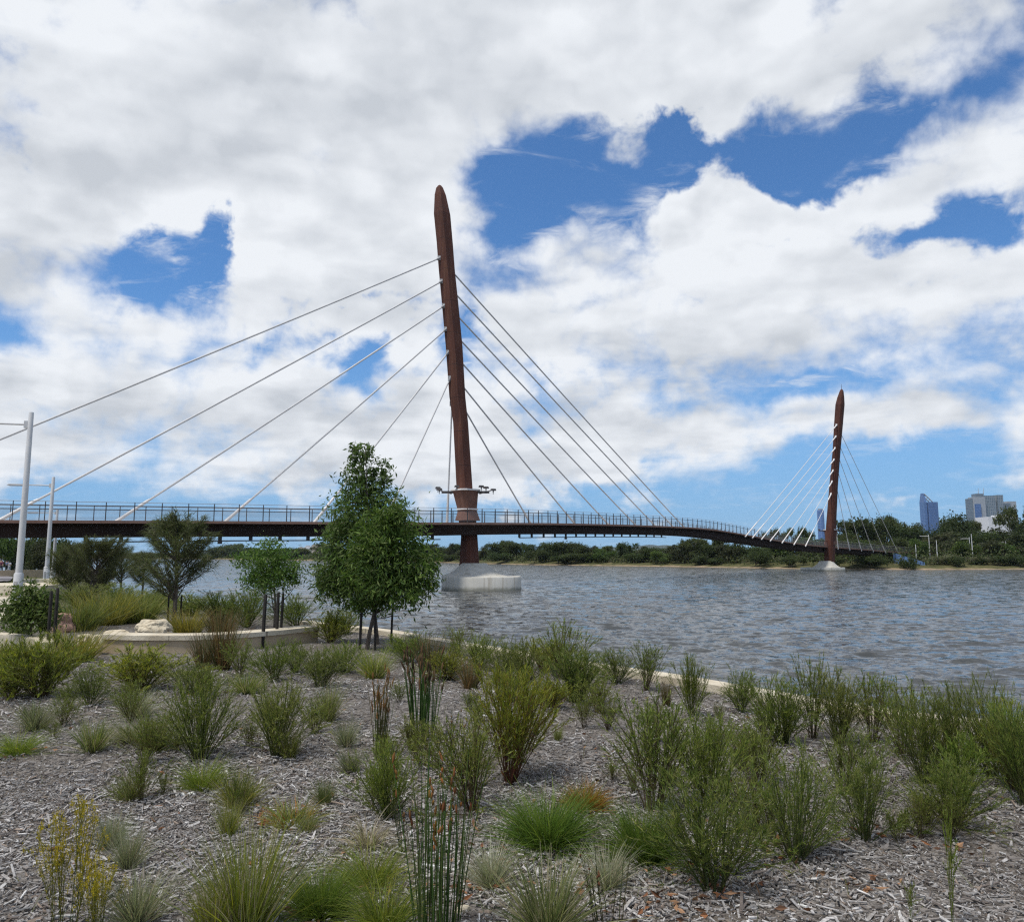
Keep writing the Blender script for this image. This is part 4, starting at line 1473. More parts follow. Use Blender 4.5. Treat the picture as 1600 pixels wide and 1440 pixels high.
pts = [scatter(106000, 2.6, 7.0), scatter(78000, 7.0, 12.0), scatter(22000, 12.0, 18.0), scatter(70000, 2.6, 6.0)]
cx_ = np.concatenate([p_[0] for p_ in pts])
cy_ = np.concatenate([p_[1] for p_ in pts])
n = len(cx_)
L = np.exp(mr.normal(math.log(0.029), 0.55, n)).clip(0.008, 0.16) * (1 + 0.35 * vnoise(cx_, cy_, 2.2, 15)) * np.where(cy_ > 9, 1.25, 1)
nf_ = len(pts[-1][0])
L[-nf_:] = mr.uniform(0.005, 0.018, nf_)
Wc = (L * mr.uniform(0.10, 0.38, n)).clip(0.004, 0.017)
T = mr.uniform(0.003, 0.008, n)
yaw = mr.uniform(0, 6.283, n)
pit = mr.normal(0, 0.20, n)
rol = mr.normal(0, 0.35, n)
cz_ = ground_z(cx_, cy_) + np.abs(mr.normal(0, 0.010, n)) + 0.002
ux = np.stack([np.cos(yaw) * np.cos(pit), np.sin(yaw) * np.cos(pit), np.sin(pit)], 1)
s0 = np.stack([-np.sin(yaw), np.cos(yaw), np.zeros(n)], 1)
u0 = np.cross(ux, s0)
sy = s0 * np.cos(rol)[:, None] + u0 * np.sin(rol)[:, None]
uz = np.cross(ux, sy)
c = np.stack([cx_, cy_, cz_], 1)
V = []
tap = mr.uniform(0.35, 1.0, (n, 2))
for k_, (a, b, e) in enumerate([(-1, -1, -1), (1, -1, -1), (1, 1, -1), (-1, 1, -1), (-1, -1, 1), (1, -1, 1), (1, 1, 1), (-1, 1, 1)]):
    tp_ = tap[:, 0] if a < 0 else tap[:, 1]
    V.append(c + ux * (a * L / 2)[:, None] + sy * (b * Wc / 2 * tp_)[:, None] + uz * (e * T / 2)[:, None])
V = np.stack(V, 1).reshape(-1, 3)
q = np.array([(4, 5, 6, 7), (0, 1, 5, 4), (1, 2, 6, 5), (2, 3, 7, 6), (3, 0, 4, 7)])
F = (np.arange(n)[:, None, None] * 8 + q[None]).reshape(-1, 4)
pal = np.array([(0.33, 0.305, 0.28), (0.23, 0.205, 0.185), (0.42, 0.395, 0.37), (0.15, 0.125, 0.11), (0.52, 0.495, 0.465), (0.29, 0.225, 0.175), (0.36, 0.34, 0.32), (0.66, 0.64, 0.60), (0.11, 0.09, 0.078)]) * np.array((0.975, 1.0, 1.025))
cc = pal[mr.choice(len(pal), n, p=[.22, .17, .20, .10, .09, .06, .11, .012, .038])] * (1 + mr.normal(0, 0.14, (n, 1))) * (1.0 + 0.28 * vnoise(cx_, cy_, 1.1, 33) + 0.18 * vnoise(cx_, cy_, 3.7, 34))[:, None]


def _chip(k):
    at = k.n('ShaderNodeAttribute', attribute_name='col')
    p_ = pos(k)
    f = k.noise(p_, 90, 3, 0.6)
    return bsdf(k, k.mix(k.smooth(f, 0.3, 0.7, 0.0, 0.5), at.outputs['Color'], (0.10, 0.085, 0.07, 1)), 0.9, spec=0.15)


M['chips'] = mat('wood_chips', _chip)
tag(link('wood_mulch', mesh_np('wood_mulch', V, [F], M['chips'], False, np.repeat(cc.clip(0.02, 0.8), 8, axis=0))), 'grey weathered wood chip mulch covering the planting bed', 'mulch', kind='stuff')

# dead orange leaves lying in drifts
spots = [(1116, 1388, .16, 60), (1243, 1344, .12, 45), (1050, 1352, .14, 24), (545, 1388, .14, 50), (770, 1396, .12, 36), (915, 1262, .12, 26), (420, 1270, .16, 20), (40, 1178, .12, 20), (1376, 1392, .07, 26), (120, 1335, .10, 8), (1500, 1330, .12, 16),
         (1410, 1316, .15, 12), (700, 1400, .1, 12), (850, 1296, .2, 12), (480, 1430, .12, 20), (1030, 1430, .10, 30), (960, 1180, .12, 14), (930, 1160, .1, 8), (500, 1440, .2, 30), (230, 1440, .1, 14), (940, 1390, .12, 16), (760, 1330, .3, 20), (1330, 1310, .1, 10)]
lp = []
for (px, py, s, k_) in spots:
    g = G(px, py, GZ)
    a = mr.normal(0, s, (max(4, k_ // 2), 2)) + g[:2]
    lp.append(a)
x, y = scatter(220, 3.2, 9)
lp.append(np.stack([x, y], 1))
lp = np.concatenate(lp)
n = len(lp)
c = np.stack([lp[:, 0], lp[:, 1], ground_z(lp[:, 0], lp[:, 1]) + 0.02 + np.abs(mr.normal(0, 0.012, n))], 1)
d = unit(np.concatenate([mr.normal(size=(n, 2)), mr.normal(0, 0.25, (n, 1))], 1))
v, f, cl = leaf_quads(mr, c, d, mr.uniform(0.03, 0.075, n), mr.uniform(0.014, 0.032, n), pick(mr, [(0.28, 0.125, 0.055), (0.20, 0.09, 0.045), (0.34, 0.20, 0.11), (0.15, 0.08, 0.045)], n))
tag(link('fallen_leaves', mesh_np('fallen_leaves', v, [f], M['seed'], False, cl)), 'orange brown dead leaves lying in small drifts on the mulch', 'leaves', kind='stuff')

# seedlings and stray blades between the plants
x, y = scatter(6500, 3.2, 16)
n = len(x)
b = np.stack([x, y, ground_z(x, y)], 1)
d = unit(np.concatenate([mr.normal(0, 0.5, (n, 2)), np.ones((n, 1))], 1))
v, f, cl, _ = ribbons(mr, b, d, mr.uniform(0.04, 0.20, n), 0.004, 0.15, 0.2, pick(mr, G_OLIVE + G_GREY + DRY[:2], n), 3)
tag(link('stray_grass', mesh_np('stray_grass', v, [f], M['leaf'], False, cl)), 'stray thin grass blades growing through the mulch', 'grass', kind='stuff')


def rock(name, px, py, z, size, m_, label, seed, rz=0.0, cat='rock', group=None):
    g = G(px, py, z)
    zz = float(ground_z(g[0], g[1])) if z < 2.05 else z
    r_ = np.random.default_rng(seed)
    import bmesh
    bm = bmesh.new()
    bmesh.ops.create_icosphere(bm, subdivisions=4, radius=1)
    for vtx in bm.verts:
        p_ = vtx.co.copy()
        k_ = 1 + 0.42 * mnoise.noise(p_ * 1.3 + Vector((seed, 0, 0))) + 0.12 * mnoise.noise(p_ * 3.5 + Vector((0, seed, 0))) + 0.04 * mnoise.noise(p_ * 9)
        p_ *= k_
        for ax_, lim in ((0, 1.0), (1, 0.95), (2, 0.85)):
            if abs(p_[ax_]) > lim:
                p_[ax_] = math.copysign(lim + (abs(p_[ax_]) - lim) * 0.25, p_[ax_])
        vtx.co = p_
    me = bpy.data.meshes.new(name)
    bm.to_mesh(me)
    bm.free()
    me.materials.append(m_)
    o = link(name, me, None, (g[0], g[1], zz + size[2] * 0.30), (0, 0, rz))
    o.scale = (size[0] / 2 * 1.15, size[1] / 2 * 1.15, size[2] / 2 * 1.3)
    tag(o, label, cat, group)
    return o


M['whitestone'] = m_noise('white_stone', (0.62, 0.61, 0.58), (0.78, 0.77, 0.74), 20, 0.8)
rock('stone', 283, 1237, 1.9, (0.046, 0.025, 0.025), M['whitestone'], 'white stone on the mulch below the bright green grass, left of a pair', 3, 0.4, 'stone', 'white stones on the mulch')
rock('stone', 299, 1236, 1.9, (0.053, 0.025, 0.025), M['whitestone'], 'white stone on the mulch below the bright green grass, right of a pair', 4, -0.3, 'stone', 'white stones on the mulch')
rock('stone', 346, 1358, 1.9, (0.037, 0.019, 0.019), M['whitestone'], 'white stone chip on the mulch near the yellow green grass at bottom left', 6, 0.9, 'stone', 'white stones on the mulch')
rock('stone', 722, 1424, 1.9, (0.062, 0.031, 0.028), M['rock'], 'pinkish stone on the mulch right of the tall orange headed reeds', 8, 0.5, 'stone')
rock('boulder', 183, 989, 2.02, (0.40, 0.32, 0.20), M['rock'], 'flat pale sandstone boulder behind the left end of the curved wall', 11, 0.1, 'boulder', 'boulders by the curved wall')
rock('boulder', 238, 990, 2.05, (0.56, 0.42, 0.30), M['rock'], 'humped pale sandstone boulder behind the curved wall, larger of two', 12, 0.2, 'boulder', 'boulders by the curved wall')
rock('boulder', 97, 986, 1.9, (0.42, 0.36, 0.46), M['redrock'], 'reddish boulder right of the dark stakes at left', 13, 0.7, 'boulder', 'boulders by the curved wall')
rock('boulder', 150, 1020, 1.9, (0.18, 0.25, 0.36), M['rock'], 'upright pale stone at the left end of the curved wall', 14, 0.4, 'boulder', 'boulders by the curved wall')
rock('boulder', 132, 1006, 1.9, (0.30, 0.25, 0.20), M['rock'], 'low pale stone in the scrub left of the curved wall', 15, 1.0, 'boulder', 'boulders by the curved wall')
rock('boulder', 108, 1016, 1.9, (0.20, 0.22, 0.16), M['rock'], 'small pale stone in the scrub below the reddish boulder', 16, 0.2, 'boulder', 'boulders by the curved wall')

# ------------------------------------------------------------------ kerb, curved wall, edging


def strip(b, line, w0, w1, z0, z1):
    """wall along a plan polyline between two side offsets"""
    line = np.array(line, float)
    t = np.gradient(line, axis=0)
    t = unit(t)
    nn = np.stack([-t[:, 1], t[:, 0]], 1)
    rings = []
    for i in range(len(line)):
        a, c_ = line[i] + nn[i] * w0, line[i] + nn[i] * w1
        za = z0 if not callable(z0) else z0(i)
        zb = z1 if not callable(z1) else z1(i)
        rings.append([(a[0], a[1], za), (c_[0], c_[1], za), (c_[0], c_[1], zb), (a[0], a[1], zb)])
    b.loft(rings)


def dense(line, step=0.25):
    line = np.array(line, float)
    s = np.concatenate([[0], np.cumsum(np.linalg.norm(np.diff(line, axis=0), axis=1))])
    q = np.linspace(0, s[-1], max(2, int(s[-1] / step)))
    o = np.stack([np.interp(q, s, line[:, i]) for i in range(2)], 1)
    for _ in range(4):
        o[1:-1] = 0.25 * o[:-2] + 0.5 * o[1:-1] + 0.25 * o[2:]
    return o


kl = dense(SHORE[2:13])
b = MB()
strip(b, kl, 0.02, 0.30, 1.4, GZ + 0.035)
tag(b.build('kerb', M['limestone'], None), 'cream limestone kerb edging the planting bed along the river', 'kerb')
wl = dense([tuple(G(px, py, 2.16)[:2]) for px, py in ((156, 993), (200, 995), (260, 995.5), (320, 994.5), (380, 991.5), (440, 986.5), (499, 980))], 0.12)
cw = empty('curved_wall', (wl[len(wl) // 2][0], wl[len(wl) // 2][1], 1.85))
tag(cw, 'low curved tan wall with a cream stone top behind the front plants', 'wall')
off = np.array(cw.location)
b = MB()
strip(b, wl - off[:2], 0.03, 0.38, -0.15, 0.255)
b.build('wall_face', M['render_wall'], cw)
b = MB()
strip(b, wl - off[:2], 0.0, 0.42, 0.258, 0.335)
b.build('coping', M['limestone'], cw)
el_ = dense([tuple(G(px, py, 2.1)[:2]) for px, py in ((-80, 984), (0, 991), (54, 997))] + [tuple(G(56, 1004, 2.1)[:2])], 0.15)
b = MB()
strip(b, el_, 0.0, 0.25, 1.7, 2.1)
tag(b.build('garden_edging', M['limestone'], None), 'pale limestone edging block by the leafy bush at the left edge', 'edging')
# ------------------------------------------------------------------ young trees and their stakes
LEAF_A = [(0.090, 0.140, 0.034), (0.115, 0.165, 0.045), (0.145, 0.180, 0.070), (0.072, 0.115, 0.030)]
LEAF_B = [(0.085, 0.160, 0.032), (0.115, 0.190, 0.040), (0.140, 0.200, 0.055), (0.065, 0.130, 0.030)]
LEAF_C = [(0.078, 0.0927, 0.041), (0.103, 0.1166, 0.0491), (0.0593, 0.0748, 0.0328), (0.1248, 0.1271, 0.0615)]


def near_tree(px, py, label, lobes_px, n, leaf, aspect, pal, seed, trunk_r=0.035, group=None, cat='tree', name='young_tree', droop=0.45, limbs=9, clump=0.2, shell=0.35, trunk_top=None, per=14):
    """lobes_px: (px, py, rx px, ry px, depth offset in px) of the crown's masses"""
    g = G(px, py, GZ)
    zz = float(ground_z(g[0], g[1]))
    g = G(px, py, zz)
    Y = g[1]
    o = empty(name, (g[0], g[1], zz))
    lobes = []
    r_ = np.random.default_rng(seed)
    for (lx, ly, rx, ry, dz) in lobes_px:
        c = P(lx, ly, Y + dz * Y / 1200)
        s = Y / 1200
        lobes.append((c[0] - g[0], c[1] - g[1], c[2] - zz, rx * s, rx * s * 0.92, ry * s))
    full = []
    for q in lobes:
        full.append(q)
        for _ in range(5):
            u_ = r_.normal(size=3)
            u_ /= np.linalg.norm(u_)
            s_ = r_.uniform(0.26, 0.46)
            full.append((q[0] + u_[0] * q[3] * .95, q[1] + u_[1] * q[4] * .95, q[2] + u_[2] * q[5] * .95, q[3] * s_, q[4] * s_, q[5] * s_))
    link('crown', crown_mesh('crown', seed, full, n, leaf, aspect, pal, droop, clump, shell, per), o)
    b = MB()
    top = max(lobes, key=lambda q: q[2])
    tt = np.array(top[:3]) * 0.98
    p0 = np.zeros(3)
    pts_ = [p0 + (tt - p0) * t + np.array((0.03 * math.sin(5 * t + seed), 0.03 * math.cos(4 * t + seed), 0)) * (t * (1 - t) * 4) for t in np.linspace(0, 1, 8)]
    pts_[0][2] = -0.05
    b.tube(pts_, [trunk_r * (1.1 - 0.85 * t) for t in np.linspace(0, 1, 8)], 8)
    for i in range(limbs):
        q = lobes[i % len(lobes)]
        t = r_.uniform(0.22, 0.75)
        st = p0 + (tt - p0) * t
        en = np.array(q[:3]) + r_.normal(0, 0.5, 3) * np.array(q[3:])
        en[2] = max(en[2], st[2] + 0.1)
        mid = st * 0.5 + en * 0.5 + np.array((0, 0, -0.06))
        b.tube([st, mid, en], [trunk_r * 0.45, trunk_r * 0.3, trunk_r * 0.1], 5)
    b.build('trunk', M['bark'], o, True)
    tag(o, label, cat, group)
    return o


TG = 'young trees planted along the bank'
near_tree(590, 1006, 'tallest young broadleaf tree, pointed crown rising above the bridge rail behind a rounder one',
          [(565, 702, 15, 24, 0), (558, 748, 23, 30, 0), (594, 740, 15, 26, 4), (558, 800, 38, 42, 0), (604, 792, 24, 30, 6), (545, 850, 36, 36, 4), (516, 900, 30, 34, 10), (545, 915, 36, 30, 10)],
          12500, 0.105, 0.28, LEAF_A, 41, 0.040, TG, clump=0.30, per=16)
near_tree(573, 1014, 'rounded young broadleaf tree with full low crown in front of the tallest tree',
          [(612, 838, 46, 44, 0), (600, 885, 60, 44, 0), (648, 892, 32, 38, 0), (580, 905, 36, 32, -6), (622, 922, 44, 24, -10), (586, 942, 30, 14, 0)],
          14500, 0.105, 0.28, LEAF_B, 42, 0.036, TG, clump=0.30, per=16)
near_tree(429, 1004, 'small staked tree with loose light green crown in front of the curved wall',
          [(425, 862, 30, 20, 0), (415, 885, 42, 26, 0), (445, 890, 32, 28, 4), (398, 903, 26, 18, 0), (425, 910, 36, 16, -3)],
          6000, 0.072, 0.32, LEAF_B, 43, 0.026, TG, droop=0.3, shell=0.15, clump=0.28, per=9)
near_tree(47, 1012, 'leafy staked bush with broad leaves at the left edge beside a light pole',
          [(45, 935, 30, 24, 0), (30, 955, 28, 22, 0), (62, 950, 26, 28, 3), (48, 968, 40, 16, -3)],
          4200, 0.08, 0.42, LEAF_A, 44, 0.02, TG, name='leafy_bush', cat='bush', droop=0.2, shell=0.2, clump=0.25, per=9)


def feather_tree(px, py, top, w, label, seed, n=95, group=TG, low=0.22):
    """she-oak: many rising limbs with drooping thread-like foliage"""
    g = G(px, py, GZ - 0.1)
    zz = float(ground_z(g[0], g[1]))
    g = G(px, py, zz)
    H = P(px, top, g[1])[2] - zz
    rw = w * g[1] / 1200 / 2
    o = empty('feathery_tree', (g[0], g[1], zz))
    r_ = np.random.default_rng(seed)
    b = MB()
    b.tube([(0, 0, -0.05), (0.02, 0, H * 0.3), (-0.02, 0.02, H * 0.6), (0, 0, H * 0.97)], [0.05, 0.042, 0.025, 0.006], 7)
    vs = []
    tips = []
    for i in range(n):
        t = low + (0.95 - low) * (i + r_.uniform()) / n
        a = r_.uniform(0, 6.283)
        prof = math.sin(min(1.0, (1 - t) * 1.5 + 0.12) * math.pi / 2) * (0.75 if t < 0.3 else 1.0)
        ln = rw * prof * r_.uniform(0.65, 1.1)
        st = np.array((0, 0, H * t * 0.86))
        en = st + np.array((math.cos(a) * ln, math.sin(a) * ln, ln * r_.uniform(0.5, 1.3) + 0.08))
        en[2] = min(en[2], H * 1.02)
        md = st * 0.5 + en * 0.5 + np.array((0, 0, -0.05))
        b.tube([st, md, en], [0.014, 0.010, 0.004], 5)
        tips.append((st, md, en))
    b.build('trunk', M['bark'], o, True)
    per = 92
    P0 = np.array([q[0] for q in tips])
    P1 = np.array([q[1] for q in tips])
    P2 = np.array([q[2] for q in tips])
    ii = np.repeat(np.arange(n), per)
    u = (0.25 + 0.75 * r_.uniform(size=len(ii)) ** 0.7)[:, None]
    c = P0[ii] * (1 - u) ** 2 + 2 * P1[ii] * u * (1 - u) + P2[ii] * u ** 2 + r_.normal(0, 0.035, (len(ii), 3))
    ax = unit(P2[ii] - P0[ii])
    d = unit(ax * 0.7 + r_.normal(size=(len(ii), 3)) * 0.45 + np.array((0, 0, 0.25)))
    v, f, cl, _ = ribbons(r_, c, d, r_.uniform(0.14, 0.32, len(ii)), 0.011, 0.5, 0.1, pick(r_, LEAF_C, len(ii)), 3)
    me = mesh_np('crown', v, [f], M['leaf'], False, cl)
    link('crown', me, o)
    tag(o, label, 'tree', group)
    return o


feather_tree(271, 978, 798, 118, 'feathery dark she-oak with open limbs, staked behind the pale boulders', 51)
feather_tree(148, 940, 842, 92, 'dense dark feathery tree under the bridge, left of a thinner one', 52, 120, low=0.12)
feather_tree(188, 925, 856, 66, 'thin dark feathery tree by the water under the bridge', 53, 80)
feather_tree(108, 935, 850, 66, 'dark feathery tree just right of the thinner light poles', 54, 90, low=0.15)
feather_tree(222, 930, 862, 50, 'small dark feathery tree at the water behind the she-oak', 55, 60)

STK = [(410, 1012, 928, 8, 'dark stake left of the small staked tree, standing clear of its trunk'), (432, 1008, 925, 7, 'dark stake against the trunk of the small staked tree, left of two'), (438, 1006, 926, 6, 'dark stake against the trunk of the small staked tree, right of two'),
       (562, 1014, 948, 6, 'dark stake left of the broadleaf tree trunks'), (611, 1006, 945, 5, 'dark stake right of the broadleaf tree trunks, standing alone'), (586, 1016, 950, 5, 'dark stake between the broadleaf tree trunks'),
       (262, 976, 930, 4, 'dark stake left of the feathery she-oak trunk'), (282, 976, 930, 4, 'dark stake right of the feathery she-oak trunk'),
       (84, 1016, 918, 7, 'thick dark stake at the right side of the leafy bush'), (74, 1020, 923, 7, 'dark stake inside the right side of the leafy bush'),
       (140, 946, 905, 3, 'dark stake under the dense feathery tree'), (168, 940, 908, 3, 'dark stake between the feathery trees under the bridge')]
for (px, py, top, wpx, lab) in STK:
    g = G(px, py, GZ - 0.02)
    zz = float(ground_z(g[0], g[1]))
    g = G(px, py, zz)
    H = P(px, top, g[1])[2] - zz
    r_ = max(0.016, wpx * g[1] / 1200 / 2 * 0.72)
    b = MB()
    tl = random.uniform(-0.02, 0.02)
    b.tube([(0, 0, -0.05), (tl * 0.5, 0, H * 0.5), (tl, 0.01, H - 0.03), (tl, 0.01, H)], [r_, r_ * 0.98, r_ * 0.95, r_ * 0.6], 7)
    o = b.build('tree_stake', M['stake'], None, True)
    o.location = (g[0], g[1], zz)
    tag(o, lab, 'stake', 'dark stakes around the young trees')
# tie between the lone stake and the trunk
b = MB()
p0, p1 = P(611, 962, 13.9), P(590, 966, 13.7)
b.tube([p0, (p0 + p1) / 2 - np.array((0, 0, 0.02)), p1], 0.008, 5)
tag(b.build('tree_tie', M['stake'], None), 'thin dark tie from the lone stake to the tallest tree trunk', 'tie')

# ------------------------------------------------------------------ riverside path at left, terrace, light poles, people
M['asphalt'] = m_noise('grey_path', (0.16, 0.15, 0.155), (0.23, 0.215, 0.22), 1.2, 0.9)
M['paving'] = m_noise('cream_paving', (0.42, 0.375, 0.29), (0.52, 0.47, 0.375), 0.8, 0.9)
pl_ = dense([(-24, 4), (-22.5, 17), (-27, 30), (-36, 48), (-50, 70), (-72, 100), (-100, 135), (-150, 185)], 1.0)
t_ = unit(np.gradient(pl_, axis=0))
n_ = np.stack([-t_[:, 1], t_[:, 0]], 1)
vv = []
for i in range(len(pl_)):
    for s in (-4.2, -1.4, 1.4, 4.2):
        q = pl_[i] - n_[i] * s
        vv.append((q[0], q[1], float(ground_z(q[0], q[1])) + 0.10))
ix = np.arange(len(vv)).reshape(-1, 4)
qs = np.stack([ix[:-1, :-1].ravel(), ix[:-1, 1:].ravel(), ix[1:, 1:].ravel(), ix[1:, :-1].ravel()], 1)
tag(link('path', mesh_np('path', np.array(vv), [qs], M['asphalt'])), kind='structure')
# cream forecourt beside the bed
fc = [tuple(G(*a, 1.92)[:2]) for a in ((24, 930), (10, 958), (-6, 984))]
fv = [(x, y, 1.955) for x, y in fc] + [(-30, 12, 1.955), (-34, 24, 1.955), (-24, 30, 1.955)]
tag(link('forecourt', mesh_np('forecourt', np.array(fv), [np.array([list(range(len(fv)))])[:, ::-1]], M['paving'])), kind='structure')
b = MB()
b.box((-23.3, 30.2, 2.05), (11.0, 3.4, 0.62), R(8))
tag(b.build('terrace_block', M['limestone'], None), 'long cream limestone seating block behind the first light pole', 'wall')
b = MB()
strip(b, dense([tuple(G(px, py, 2.0)[:2]) for px, py in ((36, 911), (60, 910), (113, 911.5))], 0.5), 0, 0.5, 1.4, 2.22)
tag(b.build('low_wall', M['limestone'], None), 'low pale wall behind the foot of the two thinner light poles', 'wall')
b = MB()
strip(b, dense([(-58, 72), (-48, 78), (-44, 86)], 1.0), 0, 0.4, 0.9, 2.0)
tag(b.build('low_wall', M['render_wall'], None), 'distant brown garden wall along the grey path under the bridge', 'wall')


def light_pole(px, base_py, top_py, Y, r0, arm, label, group='light poles along the riverside path'):
    g = P(px[0], base_py, Y)
    zz = float(ground_z(g[0], g[1]))
    H = P(px[1], top_py, Y)[2] - zz
    o = empty('light_pole', (g[0], Y, zz))
    b = MB()
    b.tube([(0, 0, -0.2), (0, 0, H * 0.5), (0, 0, H - 0.02), (0, 0, H)], [r0, r0 * 0.85, r0 * 0.68, r0 * 0.6], 14)
    b.build('pole', M['paint'], o, True)
    b = MB()
    b.tube([(0, 0, 0), (0, 0, 0.95), (0, 0, 1.0)], [r0 * 1.32, r0 * 1.28, r0 * 1.05], 14)
    b.build('base_sleeve', M['paint'], o, True)
    b = MB()
    b.box((0.0, -r0 * 1.26, 0.55), (r0 * 0.9, 0.03, 0.34))
    b.build('access_hatch', M['steel_grey'], o)
    al, az_, ang = arm
    dx, dy = math.cos(ang), math.sin(ang)
    b = MB()
    b.tube([(0, 0, az_), (dx * al, dy * al, az_ + 0.02)], 0.035, 8)
    b.box((dx * 0.12, dy * 0.12, az_), (0.14, 0.1, 0.24), ang)
    a_ = b.build('arm', M['paint'], o, True)
    b = MB()
    b.box((dx * (al + 0.40), dy * (al + 0.40), az_ + 0.02), (0.95, 0.30, 0.075), ang, 0.8)
    b.box((dx * (al + 0.42), dy * (al + 0.42), az_ - 0.03), (0.7, 0.2, 0.03), ang)
    b.build('lamp_head', M['steel_grey'], a_)
    tag(o, label, 'lamp post', group)
    return o


AN = R(190)
h1 = P(46, 645, 26)[2] - 1.9
light_pole((27, 49), 930, 644, 26, 0.115, (2.6, h1 - 0.42, AN), 'nearest pale light pole, thickest and tallest, at the left edge')
light_pole((72, 80), 905, 745, 45, 0.125, (1.55, P(78, 757, 45)[2] - 1.9, AN), 'second pale light pole, thinner, with its arm and flat lamp reaching left')
light_pole((82, 88), 905, 795, 66, 0.14, (1.5, P(86, 802, 66)[2] - 1.4, AN), 'smallest of the left light poles, its top against the bridge deck')


def person(px, py, Y, h, label, shirt, trousers, rz, step=0.18):
    """small distant walker: one continuous skinned body, clothes as children"""
    g = P(px, py, Y)
    zz = float(ground_z(g[0], g[1])) + 0.1
    k_ = h / 1.7
    o = empty('person', (g[0], Y, zz), rz)
    skin = M.setdefault('skin', m_noise('skin', (0.35, 0.20, 0.14), (0.42, 0.26, 0.18), 20, 0.6))

    def skinned(name, pts, edges, rad, m_):
        me = bpy.data.meshes.new(name)
        me.from_pydata([tuple(c * k_ for c in p_) for p_ in pts], edges, [])
        me.materials.append(m_)
        ob = link(name, me, o)
        md = ob.modifiers.new('skin', 'SKIN')
        for i, r_ in enumerate(rad):
            me.skin_vertices[0].data[i].radius = (r_ * k_, r_ * k_)
        me.skin_vertices[0].data[0].use_root = True
        ob.modifiers.new('sub', 'SUBSURF').levels = 1
        ob.modifiers['sub'].render_levels = 2
        return ob
    s = step
    J = [(0, 0, .95), (0, 0, 1.2), (0, 0, 1.42), (0, 0, 1.53), (0, 0.02, 1.66), (0.19, 0, 1.40), (0.25, -s * .7, 1.15), (0.24, -s, 0.92), (-0.19, 0, 1.40), (-0.25, s * .7, 1.15), (-0.24, s, 0.92),
         (0.09, 0, .90), (0.10, s * .8, .50), (0.10, s * .6, .07), (0.10, s * .6 + .14, .04), (-0.09, 0, .90), (-0.10, -s * .3, .50), (-0.10, -s * 1.3, .10), (-0.10, -s * 1.3 + .13, .04)]
    E = [(0, 1), (1, 2), (2, 3), (3, 4), (2, 5), (5, 6), (6, 7), (2, 8), (8, 9), (9, 10), (0, 11), (11, 12), (12, 13), (13, 14), (0, 15), (15, 16), (16, 17), (17, 18)]
    skinned('body', J, E, [.12, .12, .12, .055, .10, .06, .045, .035, .06, .045, .035, .085, .06, .045, .04, .085, .06, .045, .04], skin)
    skinned('shirt', [J[0], J[1], J[2], J[5], J[6], J[8], J[9]], [(0, 1), (1, 2), (2, 3), (3, 4), (2, 5), (5, 6)], [.145, .145, .15, .08, .06, .08, .06], shirt)
    skinned('trousers', [J[0], J[11], J[12], (J[13][0], J[13][1], .16), J[15], J[16], (J[17][0], J[17][1], .18)], [(0, 1), (1, 2), (2, 3), (0, 4), (4, 5), (5, 6)], [.135, .11, .08, .06, .11, .08, .06], trousers)
    b = MB()
    b.loft([[(math.cos(a) * r_ * k_, (math.sin(a) * r_ + 0.01) * k_, z * k_) for a in [2 * math.pi * j / 10 for j in range(10)]] for r_, z in ((0.112, 1.64), (0.118, 1.70), (0.09, 1.77), (0.03, 1.79))])
    b.build('hair', M['stake'], o, True)
    tag(o, label, 'person', 'people walking on the far path')
    return o


M['cloth_white'] = m_noise('white_cloth', (0.50, 0.52, 0.58), (0.62, 0.64, 0.68), 8, 0.9)
M['cloth_blue'] = m_noise('blue_cloth', (0.16, 0.20, 0.32), (0.24, 0.28, 0.42), 8, 0.9)
M['cloth_dark'] = m_noise('dark_cloth', (0.02, 0.02, 0.028), (0.05, 0.05, 0.06), 8, 0.9)
M['cloth_red'] = m_noise('maroon_cloth', (0.10, 0.03, 0.05), (0.16, 0.05, 0.08), 8, 0.9)
person(10, 888, 125, 1.7, 'distant person in pale blue top and dark trousers walking on the path', M['cloth_blue'], M['cloth_dark'], 0.4)
person(14, 888, 127, 1.65, 'distant person in white clothes beside one in a pale blue top', M['cloth_white'], M['cloth_white'], 0.5)
person(1, 890, 95, 1.75, 'person in maroon top at the very left edge of the path', M['cloth_red'], M['cloth_dark'], 0.2)

# ------------------------------------------------------------------ trees of the far bank
FAR_A = [(0.048, 0.0713, 0.0252), (0.0624, 0.0862, 0.0294), (0.0816, 0.1012, 0.0357), (0.0408, 0.0598, 0.0231)]
FAR_B = [(0.0744, 0.0978, 0.0336), (0.096, 0.115, 0.042), (0.06, 0.0828, 0.0294), (0.114, 0.1207, 0.0473)]
FAR_D = [(0.0432, 0.0529, 0.0252), (0.0576, 0.0644, 0.0294), (0.072, 0.0736, 0.0357)]
FAR_G = [(0.078, 0.1207, 0.0294), (0.102, 0.1437, 0.0357), (0.06, 0.1035, 0.0273)]


